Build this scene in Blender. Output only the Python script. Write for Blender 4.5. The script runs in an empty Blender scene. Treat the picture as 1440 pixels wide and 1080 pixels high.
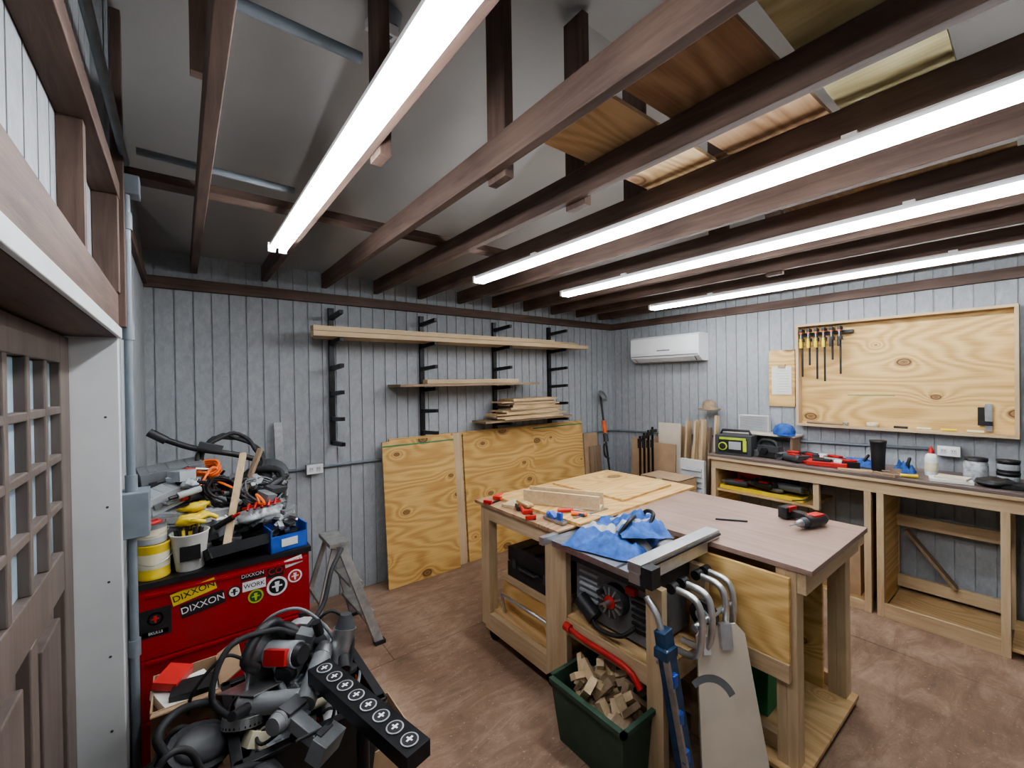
import bpy, bmesh, math, random
from mathutils import Vector, Matrix, Euler, noise
random.seed(7)
R=random.uniform
# ------------------------------------------------------------------ materials
def nt(name):
    m=bpy.data.materials.new(name); m.use_nodes=True
    t=m.node_tree; b=t.nodes['Principled BSDF']
    return m,t,b
def plain(name,col,rough=.5,metal=0,noise_amt=.12,nscale=14,emit=0,bump=.0):
    m,t,b=nt(name); N=t.nodes; L=t.links
    b.inputs['Roughness'].default_value=rough; b.inputs['Metallic'].default_value=metal
    tc=N.new('ShaderNodeTexCoord'); n=N.new('ShaderNodeTexNoise'); n.inputs['Scale'].default_value=nscale; n.inputs['Detail'].default_value=4
    L.new(tc.outputs['Object'],n.inputs['Vector'])
    r=N.new('ShaderNodeValToRGB'); r.color_ramp.elements[0].position=.3; r.color_ramp.elements[1].position=.7
    r.color_ramp.elements[0].color=[c*(1-noise_amt) for c in col]+[1]
    r.color_ramp.elements[1].color=[min(1,c*(1+noise_amt)) for c in col]+[1]
    L.new(n.outputs['Fac'],r.inputs['Fac']); L.new(r.outputs['Color'],b.inputs['Base Color'])
    if bump:
        bp=N.new('ShaderNodeBump'); bp.inputs['Strength'].default_value=bump; bp.inputs['Distance'].default_value=.01
        L.new(n.outputs['Fac'],bp.inputs['Height']); L.new(bp.outputs['Normal'],b.inputs['Normal'])
    return m
def wood(name,c1,c2,axis=0,rough=.65,k=1.0,contrast=(.32,.68)):
    m,t,b=nt(name); N=t.nodes; L=t.links
    b.inputs['Roughness'].default_value=rough
    tc=N.new('ShaderNodeTexCoord'); mp=N.new('ShaderNodeMapping')
    oi=N.new('ShaderNodeObjectInfo'); ml=N.new('ShaderNodeMath'); ml.operation='MULTIPLY'; ml.inputs[1].default_value=17
    L.new(oi.outputs['Random'],ml.inputs[0])
    s=[22*k]*3; s[axis]=1.6*k; mp.inputs['Scale'].default_value=s
    L.new(tc.outputs['Object'],mp.inputs['Vector']); L.new(ml.outputs[0],mp.inputs['Location'])
    n=N.new('ShaderNodeTexNoise'); n.inputs['Scale'].default_value=1.6; n.inputs['Detail'].default_value=7; n.inputs['Roughness'].default_value=.65; n.inputs['Distortion'].default_value=.6
    L.new(mp.outputs['Vector'],n.inputs['Vector'])
    n2=N.new('ShaderNodeTexNoise'); n2.inputs['Scale'].default_value=2.6; n2.inputs['Detail'].default_value=2
    L.new(tc.outputs['Object'],n2.inputs['Vector'])
    ad=N.new('ShaderNodeMath'); ad.operation='MULTIPLY_ADD'; ad.inputs[1].default_value=.45; L.new(n2.outputs['Fac'],ad.inputs[0])
    sc=N.new('ShaderNodeMath'); sc.operation='MULTIPLY'; sc.inputs[1].default_value=.62; L.new(n.outputs['Fac'],sc.inputs[0]); L.new(sc.outputs[0],ad.inputs[2])
    r=N.new('ShaderNodeValToRGB'); r.color_ramp.elements[0].position=contrast[0]; r.color_ramp.elements[1].position=contrast[1]
    r.color_ramp.elements[0].color=[*c2,1]; r.color_ramp.elements[1].color=[*c1,1]
    L.new(ad.outputs[0],r.inputs['Fac']); L.new(r.outputs['Color'],b.inputs['Base Color'])
    bp=N.new('ShaderNodeBump'); bp.inputs['Strength'].default_value=.25; bp.inputs['Distance'].default_value=.004
    L.new(n.outputs['Fac'],bp.inputs['Height']); L.new(bp.outputs['Normal'],b.inputs['Normal'])
    return m
def ply(name,c1,c2,axis=0,nrm=2,knots=True,rough=.55,freq=60,kscale=2.3,knotcol=(.10,.035,.012),off=0):
    m,t,b=nt(name); N=t.nodes; L=t.links
    b.inputs['Roughness'].default_value=rough
    tc=N.new('ShaderNodeTexCoord'); sp=N.new('ShaderNodeSeparateXYZ'); L.new(tc.outputs['Object'],sp.inputs[0])
    ot=[i for i in range(3) if i not in(axis,nrm)][0]
    cb=N.new('ShaderNodeCombineXYZ'); L.new(sp.outputs[axis],cb.inputs[0]); L.new(sp.outputs[ot],cb.inputs[1])
    def mapn(s,l=(0,0,0)):
        q=N.new('ShaderNodeMapping'); q.inputs['Scale'].default_value=s; q.inputs['Location'].default_value=l; L.new(cb.outputs[0],q.inputs['Vector']); return q.outputs['Vector']
    def noi(v,s,d,r=.5):
        n=N.new('ShaderNodeTexNoise'); n.inputs['Scale'].default_value=s; n.inputs['Detail'].default_value=d; n.inputs['Roughness'].default_value=r; L.new(v,n.inputs['Vector']); return n.outputs['Fac']
    def mth(op,a,bv=None,c=None):
        n=N.new('ShaderNodeMath'); n.operation=op
        for i,x in enumerate((a,bv,c)):
            if x is None: continue
            if isinstance(x,(int,float)): n.inputs[i].default_value=x
            else: L.new(x,n.inputs[i])
        return n.outputs[0]
    base=noi(mapn((.55,2.4,1),(off,off,0)),1.0,2,.4)
    v=N.new('ShaderNodeTexVoronoi'); v.voronoi_dimensions='2D'; v.inputs['Scale'].default_value=kscale; v.inputs['Randomness'].default_value=1
    L.new(mapn((.85,1.35,1),(off*1.3+.37,off+.21,0)),v.inputs['Vector'])
    dist=v.outputs['Distance']
    bend=mth('MULTIPLY',mth('POWER',2.718,mth('MULTIPLY',dist,-9)),.22)
    phase=mth('ADD',base,bend)
    si=mth('SINE',mth('MULTIPLY',phase,freq*2.2))
    fine=noi(mapn((3,85,1)),1.0,5,.6)
    blot=noi(mapn((1.5,3,1)),1.0,2)
    f=mth('MULTIPLY_ADD',si,.16,mth('MULTIPLY_ADD',blot,.45,mth('MULTIPLY',fine,.62)))
    r=N.new('ShaderNodeValToRGB'); r.color_ramp.elements[0].position=.28; r.color_ramp.elements[1].position=.74
    r.color_ramp.elements[0].color=[*c2,1]; r.color_ramp.elements[1].color=[*c1,1]
    L.new(f,r.inputs['Fac']); out=r.outputs['Color']
    if knots:
        sc=N.new('ShaderNodeSeparateColor'); L.new(v.outputs['Color'],sc.inputs[0])
        dd=mth('DIVIDE',dist,mth('MULTIPLY_ADD',sc.outputs[0],1.0,.12))
        k=N.new('ShaderNodeValToRGB'); e=k.color_ramp.elements
        e[0].position=.0; e[0].color=(.85,.85,.85,1); e[1].position=.13; e[1].color=(0,0,0,1)
        x=e.new(.055); x.color=(.55,.55,.55,1); x=e.new(.075); x.color=(1,1,1,1); x=e.new(.095); x.color=(.35,.35,.35,1)
        L.new(dd,k.inputs['Fac'])
        mx=N.new('ShaderNodeMix'); mx.data_type='RGBA'; L.new(k.outputs['Color'],mx.inputs[0]); L.new(out,mx.inputs[6]); mx.inputs[7].default_value=(*knotcol,1)
        out=mx.outputs[2]
    L.new(out,b.inputs['Base Color'])
    return m
def wallmat():
    m,t,b=nt('painted_siding'); N=t.nodes; L=t.links
    b.inputs['Roughness'].default_value=.7
    tc=N.new('ShaderNodeTexCoord'); mp=N.new('ShaderNodeMapping'); mp.inputs['Scale'].default_value=(1,1,.55)
    L.new(tc.outputs['Object'],mp.inputs['Vector'])
    n=N.new('ShaderNodeTexNoise'); n.inputs['Scale'].default_value=30; n.inputs['Detail'].default_value=8; n.inputs['Roughness'].default_value=.75; n.inputs['Distortion'].default_value=.5
    L.new(mp.outputs['Vector'],n.inputs['Vector'])
    r=N.new('ShaderNodeValToRGB'); e=r.color_ramp.elements
    e[0].position=.3; e[0].color=(.29,.31,.33,1); e[1].position=.74; e[1].color=(.44,.46,.475,1)
    x=e.new(.52); x.color=(.355,.38,.40,1)
    L.new(n.outputs['Fac'],r.inputs['Fac']); L.new(r.outputs['Color'],b.inputs['Base Color'])
    bp=N.new('ShaderNodeBump'); bp.inputs['Strength'].default_value=.2; bp.inputs['Distance'].default_value=.003
    L.new(n.outputs['Fac'],bp.inputs['Height']); L.new(bp.outputs['Normal'],b.inputs['Normal'])
    return m
def floormat():
    m,t,b=nt('worn_floor_plywood'); N=t.nodes; L=t.links
    tc=N.new('ShaderNodeTexCoord'); mp=N.new('ShaderNodeMapping'); mp.inputs['Scale'].default_value=(1.0,3.2,1)
    L.new(tc.outputs['Object'],mp.inputs['Vector'])
    n=N.new('ShaderNodeTexNoise'); n.inputs['Scale'].default_value=3; n.inputs['Detail'].default_value=10; n.inputs['Roughness'].default_value=.75; n.inputs['Distortion'].default_value=1.2
    L.new(mp.outputs['Vector'],n.inputs['Vector'])
    n2=N.new('ShaderNodeTexNoise'); n2.inputs['Scale'].default_value=1.7; n2.inputs['Detail'].default_value=8; n2.inputs['Roughness'].default_value=.68
    L.new(tc.outputs['Object'],n2.inputs['Vector'])
    r=N.new('ShaderNodeValToRGB'); e=r.color_ramp.elements
    e[0].position=.36; e[0].color=(.135,.085,.058,1); e[1].position=.66; e[1].color=(.43,.31,.225,1); x=e.new(.5); x.color=(.245,.158,.108,1)
    mx=N.new('ShaderNodeMath'); mx.operation='MULTIPLY_ADD'; mx.inputs[1].default_value=.45; L.new(n.outputs['Fac'],mx.inputs[0])
    h=N.new('ShaderNodeMath'); h.operation='MULTIPLY'; h.inputs[1].default_value=.55; L.new(n2.outputs['Fac'],h.inputs[0]); L.new(h.outputs[0],mx.inputs[2])
    L.new(mx.outputs[0],r.inputs['Fac'])
    br=N.new('ShaderNodeTexNoise'); br.inputs['Scale'].default_value=70; br.inputs['Detail'].default_value=3
    L.new(tc.outputs['Object'],br.inputs['Vector'])
    kr=N.new('ShaderNodeValToRGB'); kr.color_ramp.elements[0].position=.64; kr.color_ramp.elements[1].position=.8
    L.new(br.outputs['Fac'],kr.inputs['Fac'])
    m2=N.new('ShaderNodeMix'); m2.data_type='RGBA'; L.new(kr.outputs['Color'],m2.inputs[0]); L.new(r.outputs['Color'],m2.inputs[6]); m2.inputs[7].default_value=(.50,.38,.27,1)
    L.new(m2.outputs[2],b.inputs['Base Color'])
    b.inputs['Specular IOR Level'].default_value=.4
    rr=N.new('ShaderNodeMapRange'); rr.inputs['To Min'].default_value=.38; rr.inputs['To Max'].default_value=.75; L.new(n2.outputs['Fac'],rr.inputs['Value']); L.new(rr.outputs[0],b.inputs['Roughness'])
    return m
def glow(name,col,s):
    m,t,b=nt(name); b.inputs['Base Color'].default_value=[*col,1]
    b.inputs['Emission Color'].default_value=[*col,1]; b.inputs['Emission Strength'].default_value=s
    return m
WALL=wallmat(); FLOOR=floormat()
DW=[wood('stained_framing_%s'%a,(.17,.11,.085),(.048,.028,.022),i) for i,a in enumerate('xyz')]
LW=[wood('pine_lumber_%s'%a,(.62,.48,.31),(.40,.28,.16),i) for i,a in enumerate('xyz')]
GW=[wood('aged_lumber_%s'%a,(.36,.26,.17),(.16,.105,.065),i) for i,a in enumerate('xyz')]
PX=ply('pine_plywood_sheet',(.68,.45,.17),(.46,.25,.075),0,1)
PX2=ply('pine_plywood_sheet_b',(.72,.48,.19),(.48,.27,.08),0,1,off=2.7)
PXZ=ply('pine_plywood_top',(.68,.45,.19),(.47,.27,.09),0,2,kscale=1.6)
PY=ply('pine_plywood_board',(.74,.52,.23),(.50,.30,.10),1,0,kscale=2.0,off=1.2)
PS=ply('pine_plywood_clear',(.64,.45,.24),(.46,.29,.13),1,2,knots=False)
PR=ply('reddish_plywood',(.44,.29,.17),(.27,.15,.08),0,2,knots=False,freq=35)
PG=ply('treated_plywood',(.46,.41,.24),(.31,.26,.13),1,2,knots=False,freq=50)
PSX=ply('pine_offcut_ply',(.66,.48,.28),(.46,.30,.15),0,2,kscale=1.6)
LAM=wood('brown_laminate',(.36,.25,.205),(.21,.135,.105),1,.45)
BT=wood('bench_laminate',(.20,.155,.14),(.10,.07,.06),1,.45)
CEIL=plain('ceiling_sheet',(.40,.395,.385),.8,0,.05,2.5)
WHITE=plain('white_paint',(.62,.64,.64),.5,0,.06,6)
ACW=plain('white_plastic',(.80,.81,.82),.35,0,.02)
GREYPIPE=plain('grey_conduit_pvc',(.19,.22,.25),.5)
BLK=plain('black_plastic',(.018,.018,.02),.45,0,.3)
BLKM=plain('black_steel',(.02,.021,.023),.35,.4,.3)
RUB=plain('black_rubber',(.022,.022,.024),.7,0,.3,30)
GRY=plain('grey_plastic',(.17,.18,.19),.5)
LGRY=plain('light_grey_plastic',(.36,.38,.40),.45)
DGRY=plain('dark_grey_plastic',(.055,.058,.063),.5)
SIL=plain('aluminium',(.62,.63,.64),.32,.85,.1,20)
STEEL=plain('brushed_steel',(.45,.46,.47),.35,.9,.15,30)
DAL=plain('dull_aluminium',(.36,.36,.34),.5,.5,.2,20)
RED=plain('red_enamel',(.33,.014,.018),.35,0,.12,4)
TRED=plain('red_tool_plastic',(.50,.03,.025),.4)
BLUE=plain('blue_plastic',(.03,.10,.42),.4,0,.25,20)
BLUEC=plain('blue_canvas',(.035,.11,.36),.75,0,.35,25,bump=.5)
NAVY=plain('navy_metal',(.03,.07,.15),.4,.3,.3,20)
YEL=plain('yellow_paint',(.75,.55,.05),.4)
YG=plain('lime_plastic',(.45,.58,.05),.4)
GRN=plain('dark_green_plastic',(.035,.075,.05),.5)
GRNB=plain('green_paint',(.03,.22,.09),.5)
ORG=plain('orange_plastic',(.80,.16,.03),.45)
CARD=plain('cardboard',(.42,.29,.18),.8,0,.12,8)
CARDL=plain('pale_hardboard',(.64,.57,.47),.7,0,.08,5)
PAPER=plain('paper',(.72,.72,.68),.7,0,.04)
BAG=plain('clear_bag',(.42,.45,.47),.22,0,.45,30,bump=.6)
CREAM=plain('cream_label',(.75,.70,.50),.6)
LED=glow('led_tube',(.95,.975,1.0),30)
LEDD=glow('led_diffuser',(.93,.965,1.0),14)
PANE=plain('frosted_pane',(.36,.47,.55),.2,0,.35,5)
DOORM=wood('weathered_door',(.165,.13,.112),(.075,.058,.05),2,.6,.5)
# ------------------------------------------------------------------ builder
def catmull(pts,k=8):
    P=[Vector(p) for p in pts]
    if len(P)<3: return P
    o=[]; Q=[P[0]*2-P[1]]+P+[P[-1]*2-P[-2]]
    for i in range(1,len(Q)-2):
        for j in range(k):
            t=j/k; a,b,c,d=Q[i-1],Q[i],Q[i+1],Q[i+2]
            o.append(.5*((2*b)+(c-a)*t+(2*a-5*b+4*c-d)*t*t+(3*b-a-3*c+d)*t**3))
    o.append(P[-1]); return o
class B:
    def __init__(s,name): s.name=name; s.v=[]; s.f=[]; s.mats=[]; s.T=Matrix.Identity(4)
    def mi(s,m):
        if m not in s.mats: s.mats.append(m)
        return s.mats.index(m)
    def add(s,vs,fs,mat,smooth=False):
        o=len(s.v); s.v+= [s.T@Vector(v) for v in vs]; k=s.mi(mat)
        s.f+=[([i+o for i in f],k,smooth) for f in fs]
    def bx(s,x0,x1,y0,y1,z0,z1,mat):
        s.add([(x0,y0,z0),(x1,y0,z0),(x1,y1,z0),(x0,y1,z0),(x0,y0,z1),(x1,y0,z1),(x1,y1,z1),(x0,y1,z1)],
              [(0,3,2,1),(4,5,6,7),(0,1,5,4),(1,2,6,5),(2,3,7,6),(3,0,4,7)],mat)
    def box(s,c,sz,mat,rot=(0,0,0)):
        m=Matrix.Translation(c)@Euler([math.radians(a) for a in rot]).to_matrix().to_4x4()
        old=s.T; s.T=old@m; x,y,z=[q/2 for q in sz]; s.bx(-x,x,-y,y,-z,z,mat); s.T=old
    def frame(s,d,up=(0,0,1)):
        d=Vector(d).normalized(); u=Vector(up)
        if abs(d.dot(u))>.98: u=Vector((0,1,0))
        a=d.cross(u).normalized(); b=a.cross(d).normalized(); return d,a,b
    def beam(s,p0,p1,w,h,mat,up=(0,0,1)):
        p0=Vector(p0);p1=Vector(p1); d,a,b=s.frame(p1-p0,up)
        vs=[p+a*sx*w/2+b*sz*h/2 for p in(p0,p1) for sx,sz in((-1,-1),(1,-1),(1,1),(-1,1))]
        s.add(vs,[(0,1,2,3),(7,6,5,4),(0,4,5,1),(1,5,6,2),(2,6,7,3),(3,7,4,0)],mat)
    def cyl(s,p0,p1,r,mat,r2=None,n=20):
        r2=r if r2 is None else r2
        p0=Vector(p0);p1=Vector(p1); d,a,b=s.frame(p1-p0)
        vs=[p+(a*math.cos(2*math.pi*i/n)+b*math.sin(2*math.pi*i/n))*q for p,q in((p0,r),(p1,r2)) for i in range(n)]
        s.add(vs,[(i,(i+1)%n,n+(i+1)%n,n+i) for i in range(n)],mat,True)
        s.add(vs[:n],[tuple(range(n-1,-1,-1))],mat); s.add(vs[n:],[tuple(range(n))],mat)
    def tube(s,pts,r,mat,n=10,smooth=True,k=8,rib=0):
        P=catmull(pts,k) if smooth else [Vector(p) for p in pts]
        vs=[];m=len(P); pa=None
        for i,p in enumerate(P):
            d=(P[min(i+1,m-1)]-P[max(i-1,0)])
            if d.length<1e-7: d=Vector((0,0,1))
            d.normalize()
            if pa is None: _,a,_=s.frame(d)
            else:
                a=pa-d*pa.dot(d)
                if a.length<1e-4: _,a,_=s.frame(d)
                a.normalize()
            pa=a; b=a.cross(d); q=r*(1+rib*(i%2))
            vs+=[p+(a*math.cos(2*math.pi*j/n)+b*math.sin(2*math.pi*j/n))*q for j in range(n)]
        fs=[(i*n+j,i*n+(j+1)%n,(i+1)*n+(j+1)%n,(i+1)*n+j) for i in range(m-1) for j in range(n)]
        s.add(vs,fs,mat,True)
        s.add(vs[:n],[tuple(range(n-1,-1,-1))],mat); s.add(vs[-n:],[tuple(range(n))],mat)
    def lathe(s,c,prof,mat,n=28,rot=(0,0,0)):
        M=Matrix.Translation(c)@Euler([math.radians(a) for a in rot]).to_matrix().to_4x4()
        vs=[M@Vector((r*math.cos(2*math.pi*i/n),r*math.sin(2*math.pi*i/n),z)) for r,z in prof for i in range(n)]
        fs=[(k*n+i,k*n+(i+1)%n,(k+1)*n+(i+1)%n,(k+1)*n+i) for k in range(len(prof)-1) for i in range(n)]
        s.add(vs,fs,mat,True)
        if prof[0][0]>1e-4: s.add(vs[:n],[tuple(range(n-1,-1,-1))],mat)
        if prof[-1][0]>1e-4: s.add(vs[-n:],[tuple(range(n))],mat)
    def prism(s,poly,z0,z1,mat,M=None):
        M=M or Matrix.Identity(4); n=len(poly)
        vs=[M@Vector((x,y,z0)) for x,y in poly]+[M@Vector((x,y,z1)) for x,y in poly]
        s.add(vs,[tuple(range(n-1,-1,-1)),tuple(range(n,2*n))]+[(i,(i+1)%n,n+(i+1)%n,n+i) for i in range(n)],mat)
    def sph(s,c,r,mat,rot=(0,0,0),n=18,lump=0,seed=0):
        if not hasattr(r,'__len__'): r=(r,r,r)
        M=Matrix.Translation(c)@Euler([math.radians(a) for a in rot]).to_matrix().to_4x4()
        vs=[];h=n//2
        for i in range(h+1):
            for j in range(n):
                th=math.pi*i/h; ph=2*math.pi*j/n
                p=Vector((math.sin(th)*math.cos(ph),math.sin(th)*math.sin(ph),math.cos(th)))
                q=1+lump*noise.noise(p*2.2+Vector((seed,seed*1.7,0)))+lump*.5*noise.noise(p*6+Vector((seed,0,9)))
                vs.append(M@Vector((p.x*r[0]*q,p.y*r[1]*q,p.z*r[2]*q)))
        s.add(vs,[(i*n+j,(i+1)*n+j,(i+1)*n+(j+1)%n,i*n+(j+1)%n) for i in range(h) for j in range(n)],mat,True)
    def text(s,txt,size,M,mat):
        cu=bpy.data.curves.new('t','FONT'); cu.body=txt; cu.size=size; cu.align_x='CENTER'; cu.align_y='CENTER'; cu.extrude=.0006
        ob=bpy.data.objects.new('t',cu); bpy.context.scene.collection.objects.link(ob)
        dg=bpy.context.evaluated_depsgraph_get(); me=bpy.data.meshes.new_from_object(ob.evaluated_get(dg))
        s.add([M@v.co for v in me.vertices],[tuple(p.vertices) for p in me.polygons],mat)
        bpy.data.objects.remove(ob); bpy.data.curves.remove(cu); bpy.data.meshes.remove(me)
    def done(s,loc=None,rot=(0,0,0),bevel=0,seg=2):
        me=bpy.data.meshes.new(s.name)
        if loc is None:
            lo=Vector([min(v[i] for v in s.v) for i in range(3)]); hi=Vector([max(v[i] for v in s.v) for i in range(3)])
            c=(lo+hi)/2; c.z=lo.z; vs=[v-c for v in s.v]; loc=c
        else: vs=s.v
        me.from_pydata([tuple(v) for v in vs],[],[f[0] for f in s.f])
        for m in s.mats: me.materials.append(m)
        for p,f in zip(me.polygons,s.f): p.material_index=f[1]; p.use_smooth=f[2]
        bm=bmesh.new(); bm.from_mesh(me)
        bmesh.ops.recalc_face_normals(bm,faces=bm.faces); bm.to_mesh(me); bm.free()
        ob=bpy.data.objects.new(s.name,me); bpy.context.scene.collection.objects.link(ob)
        ob.location=loc; ob.rotation_euler=[math.radians(a) for a in rot]
        if bevel:
            md=ob.modifiers.new('bevel','BEVEL'); md.width=bevel; md.segments=seg; md.limit_method='ANGLE'; md.angle_limit=math.radians(50)
        return ob
# ------------------------------------------------------------------ room
XL,XR,YB,YF=-.178,4.42,3.58,-1.04
PZ=2.41; PJ=2.45; EV=2.58
RID=(YB+YF)/2
def roof(y): return EV+.294*(YB-RID-abs(y-RID))
b=B('floor'); b.bx(-.33,XR+.1,YF-.1,YB+.1,-.06,-.006,FLOOR)
y=YF-.1; k=0
while y<YB+.1:
    y2=min(YB+.1,y+1.22); x=-.33-(1.1 if k%2 else 0)
    while x<XR+.1:
        x2=min(XR+.1,x+2.44); b.bx(max(x,-.33)+.0015,x2-.0015,y+.0015,y2-.0015,-.006,0,FLOOR); x=x2
    y=y2; k+=1
b.done()
W=.1016
def panel(b,axis,face,back,a0,a1,z0,zf):
    """vertical grooved siding; face=visible plane, back=rear plane"""
    n=int(math.ceil((a1-a0)/W)); sg=1 if face>back else -1
    for i in range(n):
        p=a0+i*W; q=min(a1,p+W-.009)
        z1=zf if not callable(zf) else zf((p+q)/2)
        lo,hi=sorted((face,face-sg*.012))
        if axis=='x': b.bx(p,q,lo,hi,z0,z1,WALL)
        else: b.bx(lo,hi,p,q,z0,z1,WALL)
    lo,hi=sorted((face-sg*.009,back))
    if axis=='x': b.bx(a0,a1,lo,hi,z0,zf,WALL)
    elif not callable(zf): b.bx(lo,hi,a0,a1,z0,zf,WALL)
    else:
        poly=[(a0,z0),(a1,z0),(a1,zf(a1))]+([(RID,zf(RID))] if a0<RID<a1 else [])+[(a0,zf(a0))]
        b.prism(poly,lo,hi,WALL,Matrix(((0,0,1,0),(1,0,0,0),(0,1,0,0),(0,0,0,1))))
b=B('wall_back'); panel(b,'x',YB,YB+.08,-.33,XR+.08,0,EV); b.done()
b=B('wall_front'); panel(b,'x',YF,YF-.08,-.33,XR+.08,0,EV); b.done()
b=B('wall_right'); panel(b,'y',XR,XR+.08,YF,YB,0,lambda y:roof(y)-.005); b.done()
DY0=.12
b=B('wall_left')
panel(b,'y',XL-.002,-.33,2.0,YB,0,lambda y:roof(y)-.005)
panel(b,'y',-.225,-.33,YF,2.0,2.02,lambda y:roof(y)-.005)
panel(b,'y',-.225,-.33,YF,DY0-.05,0,2.02)
for y in (-.6,.24,1.47): b.bx(-.224,XL,y-.019,y+.019,2.02,PZ-.06,DW[2])
for y in (-.6,-.16): b.bx(-.224,XL,y-.019,y+.019,.04,1.9,DW[2])
b.done()
b=B('ceiling')
for s in (0,1):
    y0,y1=(YF-.05,RID) if s==0 else (RID,YB+.05)
    vs=[(x,y,roof(y)+dz) for dz in(0,.03) for x in(-.33,XR+.08) for y in(y0,y1)]
    b.add(vs,[(0,1,3,2),(4,6,7,5),(0,2,6,4),(1,5,7,3),(0,4,5,1),(2,3,7,6)],CEIL)
b.done()
tn=[0]
def trim(*a,mat):
    tn[0]+=1; b=B('trim_%d'%tn[0]); b.bx(*a,mat); return b.done(bevel=.002)
trim(XL,XR-.001,YB-.04,YB-.001,PZ-.075,PZ,mat=DW[0])
trim(XR-.035,XR-.001,YF+.01,YB-.041,PZ-.075,PZ,mat=DW[1])
trim(-.224,XL+.02,YF+.01,YB-.041,PZ-.06,PZ,mat=DW[1])
trim(-.262,XL+.012,-.3,2.0,1.90,2.02,mat=DW[1])        # door header
trim(XL+.012,XL+.022,-.1,1.97,1.865,1.90,mat=WHITE)
trim(-.224,XL+.018,1.952,1.998,2.021,PZ-.061,mat=DW[2])
trim(XL+.002,XL+.03,2.01,2.045,PZ-.5,roof(2.03)-.02,mat=DW[2])
b=B('door_frame'); b.bx(-.30,XL+.012,1.95,1.985,0,1.865,WHITE); b.bx(-.30,XL+.01,DY0-.04,DY0-.005,0,1.865,WHITE); b.bx(-.30,XL+.01,DY0-.005,1.95,1.866,1.898,DW[1])
for z in (.3,.55,.8,1.05,1.3,1.6): b.cyl((-.20,1.9505,z),(-.20,1.949,z),.004,DGRY,n=8)
b.done(bevel=.002)
def door(name,y0,y1,knob):
    b=B(name); xo,xi=-.325,-.282; s0,s1=y0+.105,y1-.125
    b.bx(xo,xi,y0,s0,0.01,1.86,DOORM); b.bx(xo,xi,s1,y1,0.01,1.86,DOORM)
    b.bx(xo,xi,s0,s1,1.775,1.86,DOORM); b.bx(xo,xi,s0,s1,1.10,1.215,DOORM); b.bx(xo,xi,s0,s1,.01,.2,DOORM)
    mm=(s0+s1)/2; b.bx(xo,xi,mm-.03,mm+.03,.2,1.10,DOORM)
    for a,c in((s0,mm-.03),(mm+.03,s1)):
        b.bx(xo+.01,xi-.024,a,c,.2,1.10,DOORM); b.box(((xo+xi)/2+.004,(a+c)/2,.65),(.03,c-a-.10,.78),DOORM)
    w=(s1-s0)/4
    for i in range(1,4): b.bx(xo+.005,xi,s0+i*w-.014,s0+i*w+.014,1.215,1.775,DOORM)
    for i in range(1,4): b.bx(xo+.006,xi-.001,s0,s1,1.215+i*.14-.011,1.215+i*.14+.011,DOORM)
    b.bx(xo+.014,xi-.022,s0,s1,1.215,1.775,PANE)
    b.cyl((xi,knob,.93),(xi+.05,knob,.93),.03,STEEL); b.cyl((xi+.045,knob,.93),(xi+.05,knob+(.14 if knob>1 else -.14),.93),.011,STEEL)
    b.done(bevel=.004)
door('door_1',1.045,1.948,1.10); door('door_2',DY0,1.04,.98)
# joists
JX=[.08,.49,.90,1.31,1.71,2.12,2.53,2.94,3.34,3.75,4.16]
for x in JX:
    b=B('ceiling_joist'); b.bx(x-.019,x+.019,YF+.002,YB-.03,PJ,PJ+.11,DW[1]); b.done(bevel=.003)
for x in (.90,1.31,1.71,2.53,3.34):
    b=B('truss_post'); b.bx(x+.02,x+.058,RID-.065,RID+.045,PJ-.02,roof(RID)-.03,DW[2]); b.done(bevel=.002)
b=B('truss_post'); b.bx(.51,.548,RID+.05,RID+.14,PJ-.02,roof(RID)-.05,DW[2]); b.done(bevel=.002)
b=B('truss_post'); b.bx(.04,.12,1.75,1.79,2.74,roof(1.78)-.001,DW[2]); b.done(bevel=.002)
b=B('ceiling_stringer'); b.bx(XL,2.3,2.33,2.42,PJ+.112,PJ+.150,DW[0]); b.done(bevel=.002)
# plywood offcuts lying on the joists
ZT=PJ+.112
def offcut(x0,x1,y0,y1,mat,rz=0,dz=0):
    b=B('plywood_offcut'); b.box(((x0+x1)/2,(y0+y1)/2,ZT+.007+dz),(x1-x0,y1-y0,.014),mat,(0,0,rz)); b.done()
offcut(.90,1.84,.84,1.15,PSX); offcut(.90,1.80,.47,.79,PR,-1); offcut(.93,1.80,.17,.43,PG,1); offcut(1.70,2.6,.5,.9,PR,0,.016)
offcut(2.5,3.4,.1,.6,PSX)
# ------------------------------------------------------------------ LED shop lights
for x in (.405,1.65,2.49,3.70):
    b=B('led_shop_light'); y0,y1=-.05,2.5; z=PZ+.026
    b.bx(x-.020,x+.020,y0,y1,z-.012,z,ACW); b.bx(x-.034,x+.034,y0,y1,z-.026,z-.0125,ACW)
    b.add([(x-.012,y0+.01,z-.0268),(x+.012,y0+.01,z-.0268),(x+.012,y1-.01,z-.0268),(x-.012,y1-.01,z-.0268)],[(0,1,2,3)],LEDD)
    for s in(-1,1):
        b.cyl((x+s*.0255,y0+.02,z-.041),(x+s*.0255,y1-.02,z-.041),.0135,LED,n=12)
        for y in (y0,y1-.02): b.box((x+s*.0255,y+.01,z-.030),(.034,.02,.046),ACW)
    for y in (.4,1.9): b.bx(x-.01,x+.01,y-.02,y+.02,z,PJ+.001 if x<.5 or x>1 else z+.01,ACW)
    b.done()
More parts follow.
